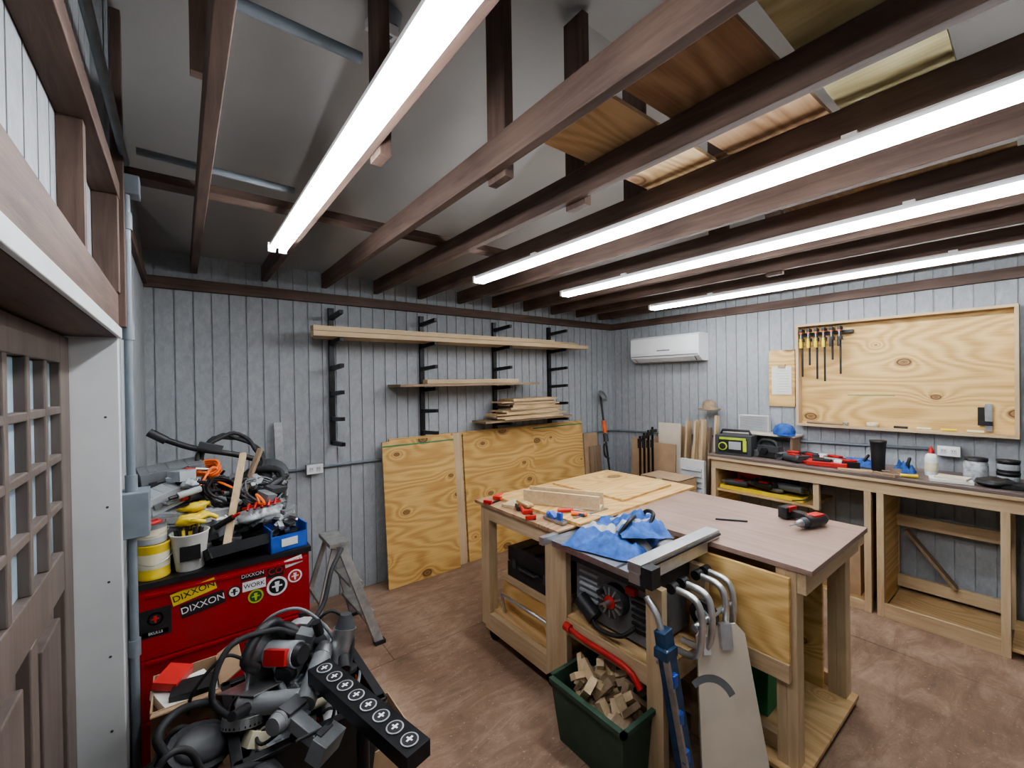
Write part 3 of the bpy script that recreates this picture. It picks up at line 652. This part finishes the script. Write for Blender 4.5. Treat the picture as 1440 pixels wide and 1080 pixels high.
b.bx(1.975,2.745,.65,1.6,.03,.05,PS); b.bx(2.06,2.10,.73,1.6,.051,.12,LW[1]); b.bx(2.70,2.74,.77,1.5,.051,.12,LW[1]); b.bx(2.655,2.675,.78,1.5,.05,.80,PY)
b.done(bevel=.002)
b=openbox(2.20,2.60,.86,1.3,.052,.55,.006,GRNB,'green_storage_tote',taper=.02); b.bx(2.19,2.61,.85,1.31,.55,.57,GRN); b.done(bevel=.003)
# ------------------------------------------------------------------ saw stand
b=B('saw_stand')
for x,y in((1.58,1.62),(1.58,1.06),(1.93,1.62),(1.93,1.06)): b.bx(x-.019,x+.019,y-.04,y+.04,.03 if y>1.5 else 0,.82,LW[2])
for x in(1.58,1.93): b.bx(x-.017,x+.017,1.07,1.61,.38,.465,LW[1])
b.bx(1.57,1.94,1.03,1.65,.465,.48,PS); b.bx(1.57,1.94,1.03,1.065,.38,.465,LW[0])
b.bx(1.57,1.94,1.605,1.635,.76,.82,LW[0])
b.bx(1.55,1.96,1.60,1.66,.02,.10,LW[0]); b.done(bevel=.002)
b=B('table_saw')
b.bx(1.62,1.92,1.12,1.56,.50,.80,GRY); b.bx(1.60,1.94,1.10,1.58,.76,.84,DGRY)
b.cyl((1.62,1.30,.66),(1.57,1.30,.66),.075,DGRY,n=28); b.cyl((1.57,1.30,.66),(1.565,1.30,.66),.03,TRED,n=24)
for i in range(12): a=i*math.pi/6; b.beam((1.568,1.30+.035*math.cos(a),.66+.035*math.sin(a)),(1.568,1.30+.07*math.cos(a),.66+.07*math.sin(a)),.01,.008,STEEL)
b.cyl((1.567,1.30,.66),(1.53,1.30,.66),.012,STEEL); b.cyl((1.567,1.34,.70),(1.535,1.34,.70),.013,BLK)
for i in range(6): b.box((1.615,1.17,.56+i*.03),(.012,.08,.012),BLK)
for i in range(7): b.box((1.615,1.47,.53+i*.032),(.014,.12,.012),LGRY)
b.cyl((1.58,1.50,.60),(1.58,1.40,.54),.04,BLK); b.tube([(1.60,1.18,.58),(1.56,1.24,.53),(1.55,1.36,.52),(1.58,1.44,.56)],.01,BLK)
b.box((1.60,1.20,.74),(.03,.05,.03),TRED)
b.bx(1.50,1.975,1.10,1.62,.845,.875,STEEL)
for y in (1.2,1.5): b.bx(1.50,1.975,y-.008,y+.008,.8755,.877,BLK)
b.bx(1.44,2.08,1.035,1.10,.916,.955,SIL); b.bx(1.44,1.975,1.04,1.095,.87,.916,SIL); b.bx(1.44,2.08,1.028,1.035,.93,.94,BLK)
b.bx(1.44,1.975,1.62,1.65,.86,.90,SIL); b.box((1.47,1.01,.91),(.06,.05,.08),BLK); b.bx(1.62,1.90,1.12,1.18,.878,.90,BLK)
b.done(bevel=.003)
b=B('folding_stand_legs')
for x in(1.66,1.74,1.86,1.93): 
    b.tube([(x,1.04,.80),(x,.94,.79),(x,.905,.74),(x,.905,.62),(x,.94,.55),(x,1.04,.54)],.014,SIL,n=12)
    b.cyl((x-.02,1.03,.80),(x+.02,1.03,.80),.022,BLK)
b.tube([(1.64,.925,.68),(1.95,.925,.68)],.013,SIL,smooth=False); b.cyl((1.79,.97,.66),(1.82,.97,.66),.06,RUB,n=24); b.cyl((1.785,.97,.66),(1.825,.97,.66),.03,LGRY,n=20)
b.tube([(1.54,1.08,.78),(1.53,1.02,.72),(1.54,1.0,.60),(1.56,1.04,.52)],.014,SIL); b.done()
def clothbag(name,c,sx,sy,h,mat,mat2,sdd,rz=0):
    b=B(name); n=26
    vs=[]
    for i in range(n+1):
        for j in range(n+1):
            u=i/n*2-1; v=j/n*2-1
            e=max(0,(1-abs(u)**4)*(1-abs(v)**4)); z=h*e*(.55+.6*noise.noise(Vector((u*1.6+sdd,v*1.6,1)))+.28*noise.noise(Vector((u*5+sdd,v*5,3))))
            vs.append((u*sx*(1+.08*noise.noise(Vector((v*3,sdd,0)))),v*sy*(1+.1*noise.noise(Vector((u*3,sdd,5)))),max(.002,z)))
    fs=[(i*(n+1)+j,(i+1)*(n+1)+j,(i+1)*(n+1)+j+1,i*(n+1)+j+1) for i in range(n) for j in range(n)]
    f1=[f for k,f in enumerate(fs) if (k//n)%13<9]; f2=[f for k,f in enumerate(fs) if (k//n)%13>=9]
    b.add(vs,f1,mat,True); b.add(vs,f2,mat2,True); b.add([(-sx*.95,-sy*.95,0),(sx*.95,-sy*.95,0),(sx*.95,sy*.95,0),(-sx*.95,sy*.95,0)],[(0,1,2,3)],mat)
    b.tube([(-sx*.4,-sy*.3,h*.5),(-sx*.2,-sy*.5,h*1.0),(sx*.3,-sy*.4,h*.9),(sx*.5,-sy*.2,h*.4)],.010*min(1,h/.06),BLK)
    b.done(loc=c,rot=(0,0,rz))
clothbag('canvas_tool_bag',(1.74,1.40,.88),.22,.19,.13,BLUEC,LGRY,2,15)
clothbag('canvas_tool_bag',(1.82,1.31,.95),.15,.12,.08,BLUEC,LGRY,5,50)
b=B('pry_bar'); b.tube([(1.552,1.56,.43),(1.55,1.45,.42),(1.55,1.30,.42),(1.548,1.18,.41),(1.547,1.12,.36)],.014,TRED,n=10); b.cyl((1.552,1.58,.432),(1.552,1.54,.43),.022,TRED); b.done()
obj('tool_case',case(.44,.30,.19,BLK,DGRY),(1.80,1.98,.45),(0,0,-90),.01)
b=B('plywood_crate'); b.bx(1.66,2.05,1.76,2.26,.207,.44,PY); b.bx(1.65,2.06,1.75,2.27,.40,.448,LW[1]); b.done(bevel=.002)
b=B('metal_roller_frame'); b.tube([(1.62,1.78,.22),(1.60,1.78,.34),(1.60,2.2,.34),(1.62,2.2,.22)],.011,SIL,smooth=False); b.done()
obj('tool_case',case(.34,.4,.2,DGRY,BLK),(2.5,2.0,.207),(0,0,0),.01)
b=openbox(1.36,1.72,1.07,1.49,.002,.30,.006,GRN,'offcut_tub',taper=.03)
b.bx(1.345,1.37,1.055,1.505,.285,.305,GRN); b.bx(1.715,1.735,1.055,1.505,.285,.305,GRN); b.bx(1.345,1.735,1.055,1.075,.285,.305,GRN); b.bx(1.345,1.735,1.485,1.505,.285,.305,GRN)
for i in range(64):
    b.box((R(1.42,1.66),R(1.14,1.43),R(.18,.33)),(R(.07,.16),R(.03,.05),R(.015,.035)),random.choice([LW[0],GW[0],LW[0],LW[1]]),(R(-60,60),R(-70,70),R(0,180)))
b.done()
b=B('clamp_bar_guide'); b.beam((1.60,.93,.003),(1.535,1.0,.68),.06,.05,NAVY,(0,1,0)); b.beam((1.565,.905,.05),(1.505,.975,.62),.012,.03,STEEL,(0,1,0)); b.box((1.60,.925,.06),(.10,.07,.05),BLUE,(0,0,20)); b.box((1.53,.985,.60),(.08,.06,.04),NAVY)
for z in (.2,.35,.5): b.box((1.58-.1*z,.90+.1*z,z),(.03,.02,.05),BLUE)
b.done(bevel=.003)
b=B('hardboard_panel')
b.prism([(-.01,0),(.29,0),(.235,.60),(.20,.64),(.06,.64),(.02,.60)],0,.012,CARDL)
pts=[(.05+.10*math.cos(a),.30+.12*math.sin(a)) for a in [math.pi*.15+i*.12 for i in range(15)]]+[(.05+.13*math.cos(a),.30+.15*math.sin(a)) for a in [math.pi*.15+i*.12 for i in range(14,-1,-1)]]
b.prism(pts,.012,.0128,GRY); b.box((.14,.60,.02),(.05,.10,.03),SIL,(0,0,0)); b.box((.05,.57,.02),(.03,.07,.03),ACW)
b.v=[Matrix.Rotation(math.radians(90),4,'X')@v for v in b.v]; b.done(loc=(1.66,.90,.005),rot=(-9,0,-33))
# items on tables
obj('cordless_drill',drill(),(2.58,.80,TZ+.006),(0,0,165),.003)
b=B('pencil'); b.cyl((2.33,1.18,TZ+.010),(2.42,1.05,TZ+.010),.005,BLK,n=8); b.done()
b=B('miter_box'); b.T=Matrix.Translation((1.86,1.90,TZ+.02))@Matrix.Rotation(math.radians(-62),4,'Z')
b.bx(-.24,.24,-.06,.06,0,.014,LW[0]); b.bx(-.24,.24,-.06,-.042,.014,.085,LW[0]); b.bx(-.24,.24,.042,.06,.014,.085,LW[0]); b.done(bevel=.002)
b=B('wood_offcut_block'); b.box((1.66,2.14,TZ+.011),(.14,.09,.02),LW[0],(0,0,20)); b.box((1.68,2.05,TZ+.030),(.05,.14,.016),PS,(0,0,-10)); b.done(bevel=.002)
def hclamp(b):
    b.bx(-.10,.10,-.008,.008,0,.006,BLKM); b.box((-.09,.02,.012),(.018,.06,.022),TRED); b.box((.02,.02,.012),(.025,.06,.022),TRED); b.cyl((.03,.045,.014),(.11,.045,.014),.011,TRED,n=12)
obj('bar_clamp',hclamp,(1.64,2.28,TZ+.003),(0,0,20),.001); obj('bar_clamp',hclamp,(1.62,1.92,TZ+.003),(0,0,60),.001)
def screwd(col):
    def f(b): b.cyl((0,0,.013),(.09,0,.013),.013,col,.010,n=12); b.cyl((.09,0,.013),(.19,0,.013),.003,STEEL,n=8)
    return f
obj('screwdriver',screwd(TRED),(1.72,1.80,TZ+.02),(0,0,-30)); obj('screwdriver',screwd(ORG),(1.75,1.72,TZ+.02),(0,0,-60)); obj('screwdriver',screwd(BLK),(1.60,2.02,TZ+.002),(0,0,60))
b=B('combination_square'); b.bx(1.72,2.0,1.66,1.685,TZ+.02,TZ+.024,STEEL); b.box((1.78,1.69,TZ+.03),(.04,.08,.018),NAVY,(0,0,15)); b.done()
b=B('hand_plane'); b.bx(1.62,1.66,1.66,1.82,TZ+.003,TZ+.02,STEEL); b.box((1.64,1.70,TZ+.04),(.02,.03,.04),BLUE); b.sph((1.64,1.79,TZ+.035),.016,BLUE); b.box((1.64,1.75,TZ+.035),(.035,.05,.02),BLUE,(30,0,0)); b.done(bevel=.002)
# ------------------------------------------------------------------ wall bench (right)
BX=3.88; BZ=1.0
b=B('wall_workbench')
b.bx(BX-.03,XR-.025,-.6,2.02,BZ-.022,BZ,BT); b.bx(BX-.03,BX-.012,-.6,2.02,BZ-.045,BZ-.0225,LW[1])
b.bx(BX,BX+.038,-.6,2.0,BZ-.13,BZ-.0225,LW[1])
for y in (1.98,.86,.79,.21,-.4): b.bx(BX,BX+.05,y-.02,y+.02,.0,BZ-.1305,LW[2]); b.bx(XR-.08,XR-.04,y-.02,y+.02,0,BZ-.0225,LW[2])
b.bx(BX+.02,BX+.06,1.16,1.20,.66,BZ-.1305,LW[2])
b.bx(BX+.021,XR-.04,.88,1.965,.03,.05,PS); b.bx(BX+.001,BX+.02,.88,1.96,.0,.07,LW[1]); b.bx(BX+.051,XR-.081,.865,.875,.05,BZ-.1305,PY); b.bx(BX+.051,XR-.081,1.97,1.985,.05,BZ-.03,PY)
b.bx(BX+.03,XR-.05,1.20,1.97,.665,.685,PS)
b.bx(BX+.021,XR-.04,.23,.77,.04,.06,PS); b.bx(BX+.001,BX+.02,.23,.77,.0,.10,LW[1]); b.bx(BX+.051,XR-.081,.775,.785,.06,BZ-.1305,PY)
for z in(.10,.56): b.bx(XR-.12,XR-.0805,.22,.79,z,z+.085,LW[1])
b.beam((XR-.13,.72,.54),(XR-.13,.46,.19),.02,.075,GW[2],(1,0,0))
b.bx(BX+.021,XR-.04,-.38,.19,.04,.06,PS); b.done(bevel=.002)
b=openbox(BX+.045,BX+.33,1.27,1.94,.688,.722,.01,YEL,'yellow_tool_tray'); b.done()
obj('cordless_drill',drill(DGRY,TRED),(BX+.13,1.84,.705),(0,0,100),.002); obj('cordless_drill',drill(BLK,TRED),(BX+.13,1.62,.725),(0,0,80),.002); obj('angle_grinder',grinder,(BX+.15,1.42,.73),(0,0,80),.002)
obj('tool_case',case(.2,.14,.12,TRED,BLK),(BX+.25,1.74,.725),(0,0,-90),.006); obj('tool_case',case(.2,.14,.10,BLK,TRED),(BX+.25,1.48,.725),(0,0,-80),.006)
b=openbox(4.0,4.3,.93,1.28,.052,.42,.004,CARD,'cardboard_box'); b.bx(4.0,4.3,.93,1.28,.42,.424,CARD); b.box((3.998,1.1,.28),(.003,.1,.06),BLK); b.done()
def cap(b):
    b.lathe((0,0,0),[(.09,0),(.092,.03),(.075,.08),(.03,.10),(.001,.102)],DGRY); b.prism([(.08*math.cos(a),.14+.05*math.sin(a)) for a in [i*math.pi/8 for i in range(9)]]+[(-.08,.04),(.08,.04)],.0,.006,NAVY); b.sph((0,.09,.05),(.03,.01,.02),ACW)
obj('baseball_cap',cap,(4.12,1.08,.43),(0,0,90))
b=B('trash_bin'); b.lathe((4.10,-.02,0.062),[(.12,0),(.16,.58),(.17,.59),(.15,.59),(.11,.01)],BLK); b.done()
Z=BZ+.001
def radio(b):
    b.box((0,0,.09),(.20,.30,.18),DGRY); b.box((-.10,0,.09),(.012,.24,.13),BLK); b.box((-.105,.0,.15),(.008,.22,.02),YG); b.box((-.105,-.10,.09),(.008,.03,.10),YG); b.box((-.11,-.02,.09),(.006,.10,.07),LGRY); b.cyl((-.105,.08,.08),(-.117,.08,.08),.036,YG,n=22); b.cyl((-.116,.08,.08),(-.12,.08,.08),.028,BLK,n=22); b.tube([(0,-.13,.17),(0,-.11,.215),(0,.11,.215),(0,.13,.17)],.012,BLK,smooth=False)
obj('jobsite_radio',radio,(4.02,1.84,Z),(0,0,10),.008)
def sander(b):
    b.box((0,0,.03),(.10,.26,.05),BLK); b.cyl((-.05,-.10,.03),(.05,-.10,.03),.03,GRY); b.cyl((-.05,.10,.03),(.05,.10,.03),.03,GRY); b.box((0,0,.075),(.085,.18,.06),DGRY); b.tube([(0,-.06,.10),(0,-.03,.14),(0,.07,.14),(0,.11,.08)],.016,BLK); b.cyl((-.07,.02,.06),(.07,.02,.06),.028,BLK)
obj('belt_sander',sander,(4.05,1.56,Z),(0,0,-10),.003)
obj('cordless_drill',drill(DGRY,TRED),(3.98,1.38,Z),(0,0,60),.002)
def pack(b):
    b.box((0,0,.02),(.16,.26,.035),TRED); b.box((-.02,.03,.045),(.09,.12,.02),BLK); b.cyl((0,-.10,.05),(.02,.02,.05),.012,LGRY); b.box((-.03,-.07,.045),(.06,.05,.02),ACW)
obj('battery_charger',pack,(4.0,1.13,Z),(0,0,8),.004); obj('battery_charger',pack,(4.22,1.28,Z),(0,0,-12),.004)
def bpack(b): b.box((0,0,.025),(.075,.12,.045),BLK); b.box((0,0,.055),(.05,.09,.016),TRED)
obj('battery_pack',bpack,(4.02,1.0,Z),(0,0,30),.003); obj('battery_pack',bpack,(4.15,1.12,Z),(0,0,-20),.003); obj('battery_pack',bpack,(4.16,1.42,Z),(0,0,10),.003)
obj('extension_cord',ropes(BLK,.005,.06,4),(4.24,1.62,Z),(0,0,0)); obj('screwdriver',screwd(YEL),(3.93,.60,Z),(0,0,110)); obj('screwdriver',screwd(TRED),(3.95,1.22,Z),(0,0,75))
clothbag('blue_shop_rag',(4.20,.98,Z),.10,.12,.08,BLUEC,BLUEC,9)
clothbag('blue_shop_rag',(4.12,.70,Z),.05,.06,.10,BLUEC,NAVY,12)
b=B('tumbler_cup'); b.lathe((4.04,.83,Z),[(.036,0),(.038,.004),(.042,.12),(.047,.20),(.048,.205),(.050,.21),(.050,.225),(.001,.228)],BLK); b.done()
b=B('glue_bottle'); b.lathe((4.12,.56,Z),[(.032,0),(.034,.01),(.034,.12),(.028,.145),(.012,.155)],ACW); b.lathe((4.12,.56,Z+.155),[(.016,0),(.014,.02),(.006,.04),(.004,.05),(.001,.05)],TRED); b.lathe((4.12,.56,Z),[(.0345,.03),(.0347,.031),(.0347,.09),(.0345,.091)],CREAM); b.done()
b=B('glass_jar'); b.lathe((4.14,.35,Z),[(.055,0),(.058,.01),(.058,.11),(.050,.13)],BAG); b.lathe((4.14,.35,Z+.13),[(.056,0),(.056,.018),(.001,.018)],BLK)
for i in range(20): b.box((4.14+R(-.03,.03),.35+R(-.03,.03),Z+R(.02,.1)),(.05,.02,.02),random.choice([DGRY,LGRY]),(R(0,90),R(0,90),R(0,90)))
b.done()
for i,(x,y,zz) in enumerate([(4.14,.21,0),(4.10,.08,0),(4.14,.21,.077),(4.25,.10,0)]):
    b=B('tin_container'); b.lathe((x,y,Z+zz),[(.05,0),(.05,.06),(.052,.062),(.052,.075),(.001,.075)],BLK); b.lathe((x,y,Z+zz),[(.0505,.015),(.0507,.016),(.0507,.05),(.0505,.051)],LGRY); b.done()
b=B('sandpaper_pack'); b.box((3.97,.45,Z+.01),(.14,.20,.018),PAPER,(0,0,10)); b.box((3.98,.44,Z+.026),(.12,.15,.012),CARDL,(0,0,-6)); b.done()
b=B('tool_pouch'); b.sph((3.97,.25,Z+.028),(.07,.09,.03),BLK,lump=.3,seed=3); b.box((3.97,.18,Z+.02),(.10,.10,.035),BLK); b.done(bevel=.003)
b=B('marking_gauge'); b.cyl((3.95,.66,Z+.012),(4.0,.80,Z+.012),.006,GW[0],n=8); b.box((3.97,.72,Z+.02),(.02,.06,.04),GW[0],(0,0,15)); b.done()
b=B('wood_offcut_block'); b.box((3.88,.76,Z+.009),(.04,.14,.018),GW[1],(0,0,-20)); b.box((3.92,.94,Z+.006),(.03,.2,.012),LW[1],(0,0,20)); b.done()
b=B('shelf_riser'); b.bx(4.18,4.40,1.42,2.0,BZ+.17,BZ+.185,CARDL)
for y in (1.45,1.97): b.bx(4.2,4.38,y-.01,y+.01,BZ+.001,BZ+.1695,GW[2])
b.done(bevel=.002)
b=B('air_filter'); b.bx(4.33,4.38,1.68,1.95,BZ+.187,BZ+.34,WHITE)
for i in range(12): b.bx(4.322,4.33,1.69,1.94,BZ+.195+i*.012,BZ+.200+i*.012,LGRY)
b.done(bevel=.002)
obj('baseball_cap',lambda b:(b.lathe((0,0,0),[(.085,0),(.088,.03),(.07,.075),(.03,.095),(.001,.097)],BLUEC),b.prism([(.07*math.cos(a),.08+.07*math.sin(a)) for a in [i*math.pi/8 for i in range(9)]]+[(-.07,.05),(.07,.05)],0,.006,BLUE)),(4.27,1.53,BZ+.187),(0,0,120))
# ------------------------------------------------------------------ tool board on right wall
b=B('wall_tool_board'); x0,x1=XR-.10,XR-.002; y0,y1,z0,z1=.17,1.45,1.27,2.16
b.bx(x1-.014,x1,y0,y1,z0,z1,PY)
for a in((y0,y1,z1-.02,z1),(y0,y1,z0,z0+.02)): b.bx(x0,x1-.0145,*a,LW[1])
for a in((y0,y0+.02,z0+.0205,z1-.0205),(y1-.02,y1,z0+.0205,z1-.0205)): b.bx(x0,x1-.0145,*a,LW[2])
b.bx(x1-.06,x1-.0145,1.05,1.42,2.06,2.085,BLKM); b.bx(x1-.0155,x1-.0148,.80,1.10,1.54,1.545,GRNB)
b.done(bevel=.002)
for i in range(6):
    b=B('bar_clamp'); y=1.40-i*.055; x=XR-.09; L=[.40,.30,.42,.44,.26,.38][i]
    b.bx(x-.003,x+.003,y-.007,y+.007,2.10-L,2.12,BLKM); b.box((x-.01,y,2.10),(.07,.022,.025),BLK); b.box((x-.01,y,2.02),(.07,.024,.03),DGRY); b.cyl((x-.035,y,2.03),(x-.035,y,1.95),.013,random.choice([YEL,BLK,YEL]),n=12); b.cyl((x-.035,y,2.09),(x-.035,y,2.03),.005,STEEL,n=8)
    b.cyl((x-.035,y,2.075),(x-.035,y,2.085),.012,ORG,n=10); b.done(bevel=.001)
b=B('combination_square'); b.box((XR-.03,.31,1.40),(.012,.035,.19),STEEL); b.box((XR-.035,.325,1.36),(.02,.07,.03),BLK); b.box((XR-.03,.345,1.42),(.02,.03,.10),BLK); b.done()
b=B('tape_roll'); b.lathe((XR-.055,.93,1.291),[(.022,0),(.038,0),(.038,.035),(.022,.035),(.022,0)],CREAM); b.done()
b=B('hammer'); b.cyl((XR-.06,1.38,1.303),(XR-.06,1.12,1.303),.011,GW[1],n=12); b.box((XR-.06,1.10,1.305),(.03,.03,.03),STEEL); b.cyl((XR-.09,1.10,1.305),(XR-.04,1.10,1.305),.012,STEEL); b.done(bevel=.002)
b=B('chisel_set')
for i in range(4): b.cyl((XR-.06+R(-.01,.01),.80-i*.13,1.302),(XR-.06,.72-i*.13,1.302),.009,random.choice([BLK,YEL,CREAM]),n=10)
b.done()
b=B('clipboard_with_note'); b.bx(XR-.02,XR-.001,1.485,1.70,1.43,1.95,PY); b.bx(XR-.023,XR-.02,1.51,1.675,1.54,1.80,PAPER); b.box((XR-.026,1.59,1.80),(.012,.06,.03),CARD)
for i in range(9): b.bx(XR-.0236,XR-.023,1.53,1.65-R(0,.05),1.565+i*.024,1.567+i*.024,GRY)
b.done()
b=B('air_conditioner'); y0,y1=2.29,3.13
prof=[(0,1.89),(0,2.18),(-.17,2.18),(-.20,2.16),(-.205,2.00),(-.195,1.94),(-.13,1.895)]
n=len(prof); vs=[(XR-.003+p,y,q) for y in(y0,y1) for p,q in prof]
b.add(vs,[tuple(range(n)),tuple(range(2*n-1,n-1,-1))]+[(i,(i+1)%n,n+(i+1)%n,n+i) for i in range(n)],ACW)
b.bx(XR-.212,XR-.206,y0+.01,y1-.01,1.955,1.962,GRY)
b.add([(XR-.135,y0+.05,1.893),(XR-.135,y1-.05,1.893),(XR-.192,y1-.05,1.935),(XR-.192,y0+.05,1.935)],[(0,1,2,3)],DGRY)
b.box((XR-.168,(y0+y1)/2,1.917),(.07,y1-y0-.12,.006),ACW,(0,36,0))
b.bx(XR-.2085,XR-.206,2.62,2.78,2.01,2.022,GRY); b.done(bevel=.006,seg=3)
# ------------------------------------------------------------------ corner clutter
b=B('string_trimmer'); b.cyl((4.06,3.30,.30),(4.10,3.50,1.50),.012,BLK); b.cyl((4.06,3.28,.10),(4.065,3.32,.40),.04,ORG,.03); b.cyl((4.085,3.42,1.05),(4.09,3.45,1.2),.025,ORG); b.lathe((4.10,3.47,1.50),[(.07,0),(.075,.01),(.05,.03),(.001,.035)],GRY,rot=(60,0,20)); b.tube([(4.07,3.36,.75),(3.98,3.34,.80),(3.99,3.36,.92),(4.08,3.40,.90)],.012,BLK); b.box((4.062,3.28,.12),(.10,.14,.22),DGRY); b.cyl((4.08,3.40,.95),(4.082,3.42,1.04),.03,DGRY); b.done()
b=B('cardboard_sheet_stack')
for i,(x,y,w,h,a,m) in enumerate([(4.31,2.62,.34,1.18,5,CARD),(4.25,2.70,.30,1.05,6,CARD),(4.18,2.62,.26,1.22,6,CARDL),(4.12,2.66,.28,1.0,7,CARD),(4.33,3.0,.4,1.0,5,CARD)]):
    b.box((x,y,h/2),(.012,w,h),m,(0,a*.35,R(-8,8)))
b.done()
b=B('cardboard_sheet'); b.box((3.93,3.50,.53),(.24,.012,1.05),CARD,(-3,0,0)); b.box((3.97,3.46,.45),(.20,.012,.90),GW[2],(-4,0,0)); b.done()
b=B('gas_can'); b.box((3.80,3.20,.16),(.22,.30,.32),TRED); b.tube([(3.80,3.10,.32),(3.80,3.12,.38),(3.80,3.26,.38),(3.80,3.28,.32)],.015,TRED); b.cyl((3.80,3.07,.31),(3.76,3.0,.42),.02,YEL,.012); b.done(bevel=.02,seg=3)
b=B('lumber_offcuts')
for i in range(12):
    x=R(4.0,4.25);y=R(2.12,2.42);h=R(1.0,1.36); b.beam((x-.05,y,0.0),(x+.06,y+R(-.03,.03),h),R(.03,.09),.02,random.choice([LW[2],GW[2],LW[2],CARD]))
b.done()
b=openbox(3.72,4.0,2.62,3.0,.002,.62,.005,CARD,'cardboard_box'); b.box((3.69,2.8,.64),(.10,.36,.004),CARD,(0,-30,0)); b.bx(3.74,3.98,2.64,2.98,.5,.52,DGRY); b.done()
b=openbox(3.50,3.80,2.10,2.50,.002,.78,.005,CARD,'cardboard_box'); b.bx(3.50,3.80,2.10,2.50,.775,.78,CARD); b.bx(3.498,3.5,2.27,2.33,.5,.78,CREAM); b.done()
b=B('bar_clamp_bundle')
for i in range(4): 
    x=3.80+i*.045; y=2.72-.02*i; b.beam((x,y,0.525),(x+.03,y+.02,1.10+.03*i),.01,.022,BLKM); b.box((x+.02,y,1.06+.03*i),(.09,.025,.03),BLK); b.cyl((x-.02,y,1.06),(x-.02,y,.98),.013,BLK,n=10)
b.done()
b=B('shutter_panel'); b.bx(3.86,3.90,2.06,2.30,.0,.92,WHITE)
for i in range(16): b.box((3.855,2.18,.08+i*.05),(.02,.2,.03),LGRY,(0,30,0))
b.done()
b=B('felt_hat'); b.lathe((4.28,2.22,1.375),[(.10,0),(.11,.012),(.065,.015),(.06,.08),(.03,.10),(.001,.09)],GW[0]); b.done()
# ------------------------------------------------------------------ world and camera
w=bpy.data.worlds.new('World'); bpy.context.scene.world=w; w.use_nodes=True
w.node_tree.nodes['Background'].inputs[0].default_value=(.5,.6,.7,1); w.node_tree.nodes['Background'].inputs[1].default_value=.3
cam=bpy.data.cameras.new('Camera'); co=bpy.data.objects.new('Camera',cam); bpy.context.scene.collection.objects.link(co)
cam.sensor_width=36; cam.lens=15.0; cam.clip_start=.02
f0=Vector((.613,.790,0)).normalized(); r0=Vector((f0.y,-f0.x,0)); p=math.radians(.38); r=math.radians(.85)
fw=f0*math.cos(p)-Vector((0,0,1))*math.sin(p); up=f0*math.sin(p)+Vector((0,0,1))*math.cos(p)
rt=r0*math.cos(r)-up*math.sin(r); u2=up*math.cos(r)+r0*math.sin(r)
M=Matrix((rt,u2,-fw)).transposed().to_4x4(); M.translation=(0,0,1.7); co.matrix_world=M
bpy.context.scene.camera=co
vs=bpy.context.scene.view_settings; vs.view_transform='AgX'; vs.look='AgX - Medium High Contrast'; vs.exposure=.3
